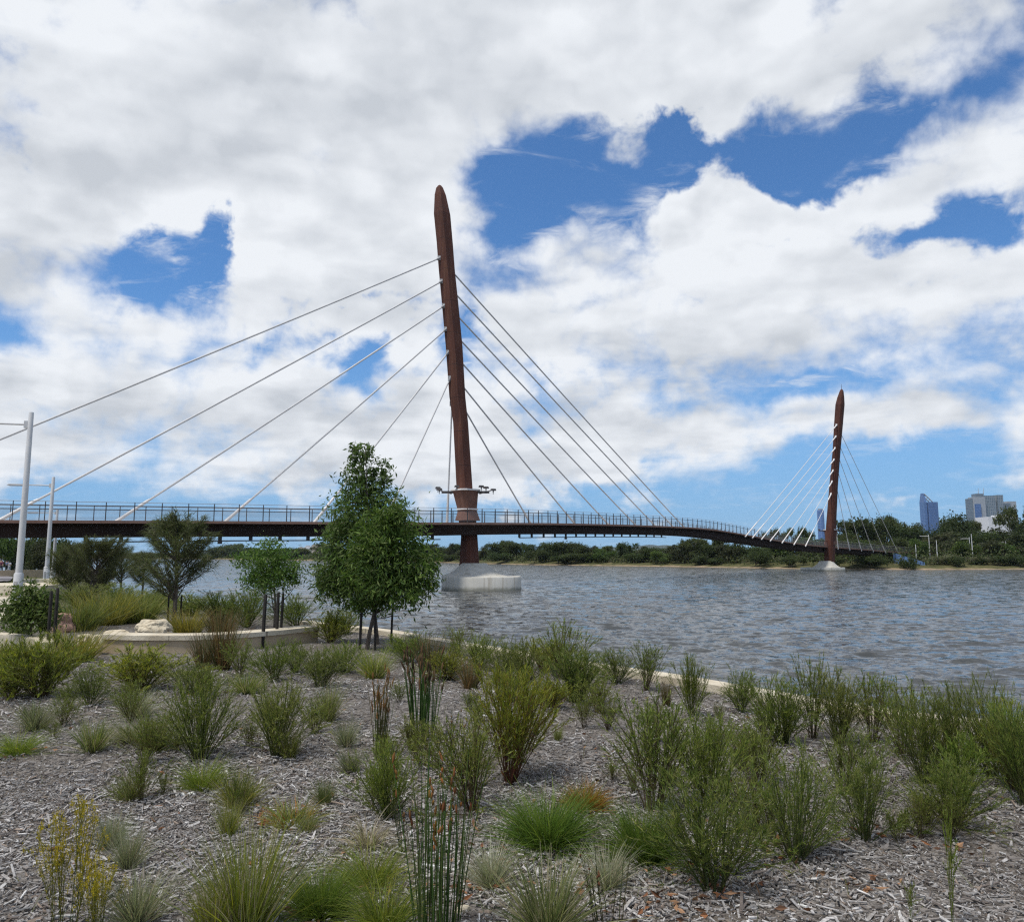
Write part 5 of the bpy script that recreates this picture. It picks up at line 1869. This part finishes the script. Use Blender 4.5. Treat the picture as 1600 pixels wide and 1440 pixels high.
def tree_proto(kind, seed):
    """far tree one high: crown mesh and trunk mesh"""
    r_ = np.random.default_rng(seed)
    tr = MB()
    if kind == 'round':
        lobes = [(0, 0, .56, .34, .34, .36)] + [(r_.normal(0, .22), r_.normal(0, .22), r_.uniform(.3, .82), r_.uniform(.13, .22), r_.uniform(.13, .22), r_.uniform(.11, .18)) for _ in range(9)]
        n, leaf, pal, tt = 4200, 0.062, FAR_A, .5
    elif kind == 'gum':
        lobes = [(r_.normal(0, .30), r_.normal(0, .30), r_.uniform(.58, .90), r_.uniform(.12, .22), r_.uniform(.12, .22), r_.uniform(.07, .12)) for _ in range(10)] + [(r_.normal(0, .2), r_.normal(0, .2), r_.uniform(.35, .6), .13, .13, .1) for _ in range(5)]
        n, leaf, pal, tt = 4200, 0.050, FAR_B, .8
    elif kind == 'dark':
        lobes = [(r_.normal(0, .13), r_.normal(0, .13), z, .30 * (1.15 - z) + .06, .30 * (1.15 - z) + .06, .15) for z in np.linspace(.22, .88, 8)]
        n, leaf, pal, tt = 4200, 0.055, FAR_D, .7
    elif kind == 'bush':
        lobes = [(r_.normal(0, .30), r_.normal(0, .25), r_.uniform(.25, .70), r_.uniform(.2, .32), r_.uniform(.2, .32), r_.uniform(.18, .3)) for _ in range(8)]
        n, leaf, pal, tt = 3600, 0.075, FAR_A, .3
    elif kind == 'green':
        lobes = [(r_.normal(0, .2), r_.normal(0, .2), r_.uniform(.25, .8), r_.uniform(.17, .27), r_.uniform(.17, .27), r_.uniform(.14, .24)) for _ in range(8)]
        n, leaf, pal, tt = 3600, 0.065, FAR_G, .5
    crown = crown_mesh('crown', seed, lobes, n, leaf, 0.55, pal, 0.2, 0.22, 0.30, 10)
    tr.tube([(0, 0, -0.06), (r_.normal(0, .02), r_.normal(0, .02), tt * .5), (r_.normal(0, .04), 0, tt)], [0.024, 0.018, 0.007], 6)
    for q in lobes:
        t = r_.uniform(.2, .6) * tt
        tr.tube([(0, 0, t), (q[0] * .5, q[1] * .5, (t + q[2]) / 2), (q[0], q[1], q[2])], [0.011, 0.008, 0.003], 4)
    me = tr.build('trunk', M['palebark' if kind == 'gum' else 'bark'], None, True)
    tm = me.data
    bpy.data.objects.remove(me)
    return crown, tm


TP = {}
for k_ in ('round', 'gum', 'dark', 'bush', 'green'):
    TP[k_] = [tree_proto(k_, 300 + 17 * j + 101 * 'rgdbe'.index(k_[0] if k_ != 'green' else 'e')) for j in range(3)]
LOOK = {'round': 'rounded dark', 'gum': 'open crowned', 'dark': 'dark narrow', 'bush': 'low bushy', 'green': 'lighter green'}
NAMEF = {'round': 'round_tree', 'gum': 'gum_tree', 'dark': 'dark_tree', 'bush': 'mangrove_bush', 'green': 'green_tree'}
fcount = 0


FSCALE = 1.0


def far_tree(kind, px, top, w, back, label, base=None, group='trees on the far bank'):
    global fcount
    q = far_at(px, back) if base is None else base
    D = q[1]
    H = max(1.5, P(px, top, D)[2] - q[2])
    Wd = w * D / 1200
    o = empty(NAMEF[kind], (q[0], q[1], q[2]), (fcount * 2.4) % 6.28)
    cr, tm = TP[kind][fcount % 3]
    fcount += 1
    link('crown', cr, o)
    link('trunk', tm, o)
    wide = {'round': .95, 'gum': 1.0, 'dark': .62, 'bush': 1.2, 'green': .95}[kind]
    o.scale = (Wd / wide, Wd / wide, H * 1.03)
    tag(o, label, 'bush' if kind == 'bush' else 'tree', group)
    return o


ORD = ['leftmost', 'second from left', 'third from left', 'fourth from left', 'fifth from left', 'sixth from left', 'seventh from left', 'eighth from left', 'ninth from left', 'tenth from left', 'eleventh from left', 'twelfth from left']
ZONES = [
    (325, 400, 'far bank between she-oak and small tree'),
    (400, 486, 'far bank behind the small staked tree'),
    (486, 722, 'far bank left of the near pier'),
    (722, 860, 'far bank right of the near pier'),
    (860, 960, 'far bank under the main span'),
    (960, 1060, 'far bank before the blue hills'),
    (1060, 1160, 'far bank where the deck bends'),
    (1160, 1285, 'far bank left of the far pier'),
    (1285, 1400, 'far bank right of the far pier'),
    (1400, 1470, 'far bank below the slanted glass tower'),
    (1470, 1530, 'far bank left of the grey office block'),
    (1530, 1640, 'far bank below the grey office block'),
]
FT = [
    ('round', 338, 853, 40, 14), ('round', 352, 850, 30, 20), ('round', 372, 852, 34, 14), ('gum', 366, 849, 26, 30), ('round', 392, 855, 26, 14), ('dark', 384, 856, 18, 30),
    ('bush', 410, 857, 34, 14), ('round', 440, 856, 40, 20), ('round', 462, 855, 34, 14), ('gum', 476, 856, 26, 26),
    ('gum', 502, 849, 30, 14), ('round', 520, 851, 34, 20), ('round', 690, 853, 40, 14), ('round', 660, 852, 40, 20), ('gum', 676, 850, 30, 34), ('dark', 706, 850, 22, 20), ('round', 716, 848, 30, 26), ('bush', 700, 864, 40, 6),
    ('dark', 732, 852, 24, 20), ('dark', 754, 853, 20, 16), ('round', 780, 846, 44, 14), ('round', 804, 846, 38, 18), ('gum', 792, 845, 34, 30), ('bush', 790, 860, 40, 6), ('round', 826, 850, 30, 16), ('bush', 846, 858, 34, 8), ('round', 850, 848, 32, 22),
    ('round', 868, 847, 44, 14), ('round', 886, 845, 46, 20), ('bush', 900, 860, 50, 6), ('round', 912, 850, 36, 14), ('dark', 930, 853, 24, 16), ('green', 944, 856, 34, 10), ('gum', 950, 853, 28, 24), ('bush', 872, 866, 40, 4),
    ('round', 976, 846, 32, 16), ('bush', 990, 860, 44, 8), ('dark', 1004, 855, 26, 14), ('round', 1020, 854, 34, 12), ('green', 1034, 860, 32, 8), ('dark', 1046, 852, 26, 18),
    ('gum', 1076, 838, 40, 10), ('gum', 1094, 842, 40, 16), ('dark', 1070, 852, 28, 10), ('round', 1106, 848, 44, 12), ('gum', 1124, 840, 44, 22), ('dark', 1140, 848, 36, 14), ('bush', 1104, 868, 46, 6), ('round', 1156, 850, 40, 16),
    ('bush', 1181, 858, 36, 2), ('gum', 1200, 829, 26, 40), ('gum', 1218, 826, 20, 40), ('green', 1214, 848, 46, 20), ('gum', 1248, 824, 28, 44), ('gum', 1262, 826, 22, 46), ('round', 1234, 846, 44, 24), ('bush', 1237, 866, 32, 2), ('green', 1268, 840, 44, 30), ('round', 1190, 852, 44, 14), ('dark', 1278, 846, 30, 24),
    ('round', 1344, 806, 54, 50), ('round', 1370, 810, 46, 54), ('gum', 1330, 816, 40, 50), ('gum', 1388, 808, 40, 60), ('bush', 1358, 866, 46, 3), ('green', 1306, 838, 40, 36), ('bush', 1312, 868, 28, 4), ('dark', 1318, 846, 36, 24), ('round', 1350, 842, 56, 26), ('dark', 1384, 846, 44, 30), ('gum', 1322, 830, 34, 44),
    ('gum', 1404, 808, 36, 60), ('gum', 1424, 812, 40, 60), ('round', 1412, 822, 52, 50), ('green', 1444, 842, 26, 26), ('bush', 1420, 869, 26, 1), ('round', 1440, 826, 50, 50), ('dark', 1460, 834, 50, 40), ('round', 1408, 840, 44, 34),
    ('round', 1492, 803, 48, 60), ('round', 1474, 822, 46, 50), ('round', 1512, 812, 36, 56), ('dark', 1486, 832, 56, 40), ('green', 1496, 846, 34, 24), ('bush', 1500, 866, 26, 5), ('round', 1516, 834, 50, 40), ('bush', 1478, 868, 40, 12), ('green', 1514, 852, 26, 20),
    ('gum', 1526, 816, 30, 60), ('round', 1552, 828, 54, 44), ('round', 1540, 834, 50, 40), ('dark', 1572, 828, 50, 44), ('gum', 1596, 790, 44, 50), ('round', 1590, 832, 54, 36), ('bush', 1560, 864, 40, 8), ('bush', 1588, 866, 40, 6), ('dark', 1556, 844, 46, 24), ('round', 1612, 806, 50, 44), ('green', 1582, 848, 40, 20), ('bush', 1530, 868, 36, 10),
]
seen = {}
for (kind, px, top, w, back) in sorted(FT, key=lambda q: q[1]):
    zn = next(z for z in ZONES if z[0] <= px < z[1])
    same = sorted([q for q in FT if q[0] == kind and zn[0] <= q[1] < zn[1]], key=lambda q: q[1])
    i = same.index((kind, px, top, w, back))
    ot = '' if len(same) == 1 else (('left' if i == 0 else 'right') + ' of two ' if len(same) == 2 else ORD[i] + ' of %d, ' % len(same))
    base_word = 'bush' if kind == 'bush' else 'tree'
    far_tree(kind, px, top, w, back, f'{LOOK[kind]} {base_word}, {ot}{zn[2]}'.replace('of two far', 'of two, far'))
# our own bank, beyond the bridge at left
LB = [('green', 2, 836, 34, 120, 'light green tree at the left edge beyond the bridge'), ('round', 22, 838, 40, 150, 'dark round tree beyond the bridge, left of the nearest light pole'), ('round', 52, 836, 44, 140, 'dark round tree beyond the bridge, between the light poles'), ('green', 98, 852, 30, 105, 'light green tree beyond the bridge right of the light poles'),
      ('round', 88, 838, 46, 150, 'dark round tree beyond the bridge behind the smallest light pole'), ('dark', 66, 842, 34, 110, 'dark narrow tree beyond the bridge beside the second light pole'), ('bush', 116, 866, 34, 100, 'low bush by the water beyond the bridge'), ('round', 118, 846, 44, 170, 'dark round tree beyond the bridge, right end of the group'), ('gum', 40, 834, 40, 190, 'open crowned tree beyond the bridge, farthest of the group')]
for (kind, px, top, w, Y, lab) in LB:
    x_ = ray(px, 867)[0] / ray(px, 867)[1] * Y
    far_tree(kind, px, top, w, 0, lab, (x_, Y, float(ground_z(x_, Y))), 'trees on the near bank beyond the bridge')

# undergrowth that reads as one mass
sr = np.random.default_rng(77)
pts_, sz = [], []
for i in range(5200):
    px = sr.uniform(120, 1720)
    back = sr.uniform(6, 60)
    q = far_at(px, back)
    hh = np.interp(px, [300, 700, 1060, 1300, 1600], [2.5, 3.2, 3.2, 4.2, 5.0]) * (0.35 + 0.65 * min(1, back / 22)) * sr.uniform(0.5, 1.2)
    pts_.append((q[0], q[1], q[2] + hh * sr.uniform(0.1, 1)))
    sz.append(0.55 * q[1] / 250)
pts_ = np.repeat(np.array(pts_), 7, axis=0) + sr.normal(0, 1, (len(pts_) * 7, 3)) * np.array((1.0, 1.0, 0.6))
sz = np.repeat(np.array(sz), 7)
pts_[:, 2] = np.maximum(pts_[:, 2], 1.0)
d = unit(sr.normal(size=pts_.shape))
cl = pick(sr, FAR_A + FAR_B + FAR_D + [(0.11, 0.11, 0.06)], len(pts_))
v, f, cl = leaf_quads(sr, pts_, d, sz * 1.5, sz * 0.9, cl)
tag(link('undergrowth', mesh_np('undergrowth', v, [f], M['leaf'], False, cl)), 'dense undergrowth filling the far bank below the trees', 'undergrowth', kind='stuff')
# pale grey green shrubs on the island's shore, right
PS = [(1462, 866, 30, 'pale grey shrub left of two above the beach below the glass tower'), (1482, 864, 34, 'pale grey shrub right of two above the beach below the glass tower'), (1522, 868, 30, 'pale grey shrub above the beach, between two dark bushes'), (1540, 868, 28, 'pale grey shrub above the beach below the white building'), (1574, 869, 30, 'pale grey shrub above the beach near the right edge')]
pm = [crown_mesh('pale_shrub', 400 + j, [(sr.normal(0, .25), sr.normal(0, .2), sr.uniform(.3, .7), .28, .28, .25) for _ in range(6)], 900, 0.08, 0.5, [(0.16, 0.165, 0.10), (0.20, 0.19, 0.12), (0.13, 0.14, 0.08)], 0.1, 0.25, 0.3, 9) for j in range(2)]
for j, (px, top, w, lab) in enumerate(PS):
    q = far_at(px, 9)
    o = link('pale_shrub', pm[j % 2], None, tuple(q))
    H = P(px, top, q[1])[2] - q[2]
    o.scale = (w * q[1] / 1200 / 1.1, w * q[1] / 1200 / 1.1, H)
    tag(o, lab, 'shrub', 'pale shrubs on the far shore')

# light poles and blue sheeting on the far bank
for (px, bp_, tp, arm, lab) in ((1433, 878, 850, 0, 'slim pale pole beside the blue sheeting on the far bank'), (1454.5, 866, 835, 1, 'far bank light pole with arm, tallest, below the glass tower'), (1466, 862, 844, 0, 'slim pole right of the tallest far bank light pole'),
                                (1518, 852, 839, 1, 'far bank light pole low among trees below the grey office block'), (1521.5, 848, 834, 0, 'slim pole just above the low far bank light pole'), (1574.5, 864, 845, 1, 'far bank light pole with arm near the right edge')):
    q = far_at(px, 26 if arm else 16)
    H = P(px, tp, q[1])[2] - q[2]
    o = empty('far_light_pole', tuple(q))
    b = MB()
    b.tube([(0, 0, -.3), (0, 0, H * .6), (0, 0, H)], [.13, .11, .08], 8)
    b.build('pole', M['paint'], o, True)
    if arm:
        b = MB()
        b.tube([(0, 0, H - .4), (-1.7, -.2, H - .4)], .07, 6)
        b.box((-2.0, -.2, H - .4), (.9, .3, .12))
        b.build('arm', M['sleeve'], o)
    tag(o, lab, 'lamp post', 'poles on the far bank')
M['blue'] = m_noise('blue_sheeting', (0.05, 0.10, 0.24), (0.13, 0.24, 0.46), 0.5, 0.6, 6, 0.5, 0.1, (0.07, 0.09, 0.20))
b = MB()
qa, qb, qc = far_at(1404, 12), far_at(1424, 9), far_at(1446, 8)
for k_, (q, h0, dz) in enumerate(((qa, 2.5, 0.6), (qb, 1.7, 0.3), (qc, 0.7, 0.1))):
    b.v.append((q[0], q[1], q[2] - 0.2)), b.v.append((q[0], q[1] + 0.05, q[2] + h0)), b.v.append((q[0] + 0.6, q[1] + 3.5, q[2] + h0 + 0.35)), b.v.append((q[0] + .6, q[1] + 3.6, q[2] - 0.2))
b.q += [[0, 4, 5, 1], [1, 5, 6, 2], [2, 6, 7, 3], [4, 8, 9, 5], [5, 9, 10, 6], [6, 10, 11, 7], [0, 1, 2, 3], [8, 11, 10, 9]]
tag(b.build('blue_sheeting', M['blue'], None), 'blue sheeting covering a mound beside the deck end on the far bank', 'sheeting')

# ------------------------------------------------------------------ the city and far houses


def facade(name, glass, frame, sx, sz, g=0.25, rough=0.15):
    def fn(k):
        tc = k.n('ShaderNodeTexCoord').outputs['Object']
        x, y, z = k.sep(tc)
        fx = k.m('FRACT', k.m('DIVIDE', k.m('ADD', k.m('ADD', x, k.m('MULTIPLY', y, 0.83)), 500.0), sx))
        fz = k.m('FRACT', k.m('DIVIDE', k.m('ADD', z, 500.0), sz))
        line = k.m('MAXIMUM', k.m('LESS_THAN', fx, g), k.m('LESS_THAN', fz, g))
        cell = k.v('FLOOR', k.xyz(k.m('DIVIDE', x, sx), k.m('DIVIDE', y, sx), k.m('DIVIDE', z, sz)))
        wn = k.n('ShaderNodeTexWhiteNoise')
        k.put(wn.inputs['Vector'], cell)
        gc = k.mix(wn.outputs['Value'], tuple(c * 0.7 for c in glass) + (1,), tuple(c * 1.2 for c in glass) + (1,))
        c = k.mix(line, gc, frame + (1,))
        b = k.n('ShaderNodeBsdfPrincipled')
        k.put(b.inputs['Base Color'], c)
        k.put(b.inputs['Roughness'], k.lin(line, 0, 1, rough, 0.7))
        return b.outputs[0]
    return mat(name, fn)


M['glass_blue'] = facade('blue_glass_facade', (0.045, 0.12, 0.30), (0.11, 0.19, 0.37), 3.5, 3.8)
M['glass_grey'] = facade('grey_glass_facade', (0.09, 0.14, 0.17), (0.26, 0.29, 0.31), 4.5, 3.8, 0.3)
M['glass_slate'] = facade('slate_facade', (0.07, 0.10, 0.13), (0.20, 0.24, 0.27), 3.0, 3.8, 0.25)
M['stone_grey'] = m_noise('grey_stone_facade', (0.30, 0.33, 0.35), (0.38, 0.40, 0.42), 0.2, 0.8)
M['white_wall'] = m_noise('white_building_wall', (0.62, 0.62, 0.63), (0.72, 0.72, 0.72), 0.3, 0.8)
M['window_dark'] = m_noise('dark_window', (0.05, 0.06, 0.08), (0.09, 0.10, 0.12), 0.5, 0.2)
M['beige_wall'] = m_noise('beige_wall', (0.45, 0.38, 0.30), (0.55, 0.48, 0.40), 0.3, 0.8)


def block(px0, px1, top, Y, depth, zb=0.0, rz=0.0):
    a, c = P(px0, top, Y), P(px1, top, Y)
    return ((a[0] + c[0]) / 2, Y + depth / 2, (a[2] + zb) / 2), (abs(c[0] - a[0]), depth, a[2] - zb)


def tower_part(parent, name, px0, px1, top, Y, depth, m_, rz=0.0, oy=0.0):
    c, s = block(px0, px1, top, Y + oy, depth)
    b = MB()
    l = parent.location
    b.box((c[0] - l[0], c[1] - l[1], c[2] - l[2]), s, rz)
    return b.build(name, m_, parent)


Y = 1900
t1 = empty('glass_tower', (P(1455, 867, Y)[0], Y + 15, 0))
tower_part(t1, 'tower_body', 1449, 1464, 784, Y, 30, M['glass_blue'], 0.25)
tower_part(t1, 'side_fin', 1463.2, 1465.2, 784, Y, 22, M['glass_slate'], 0.0, 10)
b = MB()
z0, z1 = P(1447, 784, Y)[2], P(1447, 770, Y)[2]
xa, xb, xc = (P(q, 800, Y)[0] - t1.location[0] for q in (1445.8, 1449.4, 1460))
b.loft([[(xa, -14, 0), (xb, -14, 0), (xb, 10, 0), (xa, 10, 0)], [(xa, -14, z0), (xb, -14, z0), (xb, 10, z0), (xa, 10, z0)], [(xa + 1, -8, z1), (xb - 1.5, -8, z1 - 1), (xb - 1.5, 4, z1 - 1), (xa + 1, 4, z1)]])
b.build('peak', M['glass_blue'], t1)
b = MB()
b.tube([(xa + 3, -10, z1 - 2), (xc, -10, z0)], 1.3, 6)
b.tube([(xa + 3, 4, z1 - 2), (xc, 4, z0)], 1.3, 6)
for q in (.25, .5, .75):
    zz_ = z1 - 2 + (z0 - z1 + 2) * q
    xx_ = xa + 3 + (xc - xa - 3) * q
    b.tube([(xx_, -10, zz_), (xx_, 4, zz_)], .8, 5)
b.build('sloping_frame', M['steel_grey'], t1)
tag(t1, 'slim blue glass tower with slanted pointed top, in the distance at right', 'tower')

t2 = empty('office_tower', (P(1545, 867, Y)[0], Y + 20, 0))
tower_part(t2, 'left_wing', 1519, 1527, 778, Y, 30, M['glass_slate'])
w_ = tower_part(t2, 'stone_front', 1522, 1539, 776, Y, 26, M['stone_grey'], 0, -6)
tower_part(t2, 'glass_panel', 1523.2, 1532.5, 787, Y, 2, M['glass_blue'], 0, -9)
tower_part(t2, 'main_block', 1538, 1555, 774, Y, 40, M['glass_grey'])
tower_part(t2, 'recess', 1554.5, 1558.5, 775, Y, 30, M['stone_grey'], 0, 5)
tower_part(t2, 'right_block', 1558, 1567, 773, Y, 40, M['glass_grey'])
tower_part(t2, 'crown_block', 1525, 1537, 771, Y, 20, M['glass_slate'], 0, 4)
for q in (1528.5, 1536.5):
    b = MB()
    l = t2.location
    p0, p1 = P(q, 772, Y + 8), P(q, 762, Y + 8)
    b.tube([p0 - np.array(l), p1 - np.array(l)], [1.0, 0.35], 5)
    b.build('antenna', M['steel_grey'], t2)
tag(t2, 'broad grey office block with two antennas, in the distance at right', 'tower')
t3 = empty('office_tower', (P(1577, 867, Y)[0], Y + 60, 0))
tower_part(t3, 'tower_body', 1567, 1579, 786, Y + 20, 30, M['glass_slate'])
tower_part(t3, 'upper_block', 1574, 1587.5, 783, Y + 40, 30, M['stone_grey'])
tag(t3, 'lower grey tower right of the office block with two antennas', 'tower')
t4 = empty('glass_tower', (P(1289, 867, Y)[0], Y + 15, 0))
b = MB()
l = np.array(t4.location)
rr = (P(1294.5, 800, Y)[0] - P(1284, 800, Y)[0]) / 2
ht = P(1289, 796, Y)[2]
b.loft([[(rr * f_ * math.cos(a), rr * f_ * math.sin(a), z) for a in [2 * math.pi * j / 20 for j in range(20)]] for f_, z in ((1, 0), (1, ht - 3), (0.9, ht))])
b.build('tower_body', M['glass_blue'], t4, True)
b = MB()
b.box((0, 0, ht + 1.6), (rr * 1.1, rr * 1.0, 3.0))
b.build('roof_plant', M['steel_grey'], t4)
tag(t4, 'round blue grey tower partly hidden behind the far mast', 'tower')
Yw = 620
t5 = empty('white_building', (P(1566, 867, Yw)[0], Yw + 10, 0))
tower_part(t5, 'wall', 1544, 1588, 807, Yw, 18, M['white_wall'])
tower_part(t5, 'roof_box', 1560, 1574, 804.5, Yw, 10, M['white_wall'], 0, 4)
for j, q in enumerate((1556, 1562, 1566, 1570, 1575.5)):
    c, s = block(q - (1.8 if j in (0, 4) else 0.9), q + (1.8 if j in (0, 4) else 0.9), 811, Yw, 0.3, P(1560, 818, Yw)[2])
    b = MB()
    b.box((c[0] - t5.location[0], Yw - 0.08 - t5.location[1], c[2]), (s[0], 0.3, s[2]))
    b.build('window', M['window_dark'], t5)
tag(t5, 'flat white building with dark window strips above the trees at right', 'building')
for (x0, x1, tp, Yq, m_, lab) in ((466, 474, 855, 1500, M['beige_wall'], 'low beige distant building left of a taller one behind the small staked tree'), (476, 486, 853, 1600, M['white_wall'], 'pale grey distant building right of the small staked tree'), (487, 499, 851, 1500, M['beige_wall'], 'beige distant building nearest the broadleaf tree crown')):
    o = empty('far_building', (P((x0 + x1) / 2, 867, Yq)[0], Yq + 8, 0))
    tower_part(o, 'wall', x0, x1, tp, Yq, 16, m_)
    tower_part(o, 'roof_box', x0 + 2, x1 - 3, tp - 1.2, Yq, 8, M['stone_grey'], 0, 4)
    tag(o, lab, 'building', 'distant buildings on the horizon')
b = MB()
q = far_at(1122, 7)
b.box((q[0], q[1], q[2] + 0.75), (1.1, 0.08, 0.6))
b.tube([(q[0] - 0.4, q[1] + .1, q[2] - .2), (q[0] - 0.4, q[1] + .1, q[2] + 1.0)], .05)
b.tube([(q[0] + 0.4, q[1] + .1, q[2] - .2), (q[0] + 0.4, q[1] + .1, q[2] + 1.0)], .05)
tag(b.build('shore_sign', M['white_wall'], None), 'small white sign on the far beach below the bending deck', 'sign')
# thin lightning rod on the far mast
c, hw = mast_at(rows2, ax2, 608)
b = MB()
b.tube([c - np.array((0, 0, .3)), c + np.array((0, 0, 1.2))], [.06, .03], 5)
b.build('rod', M['steel_dark'], mast2)

# ------------------------------------------------------------------ air
def _haze():
    m_ = bpy.data.materials.new('air')
    m_.use_nodes = True
    t = m_.node_tree
    t.nodes.clear()
    o = t.nodes.new('ShaderNodeOutputMaterial')
    v = t.nodes.new('ShaderNodeVolumePrincipled')
    v.inputs['Color'].default_value = (0.72, 0.84, 1.0, 1)
    v.inputs['Density'].default_value = 0.00004
    v.inputs['Anisotropy'].default_value = 0.2
    t.links.new(v.outputs[0], o.inputs['Volume'])
    return m_


b = MB()
b.box((0, 2400, 99), (12600, 5600, 202.6))
tag(b.build('haze', _haze(), None), kind='stuff')
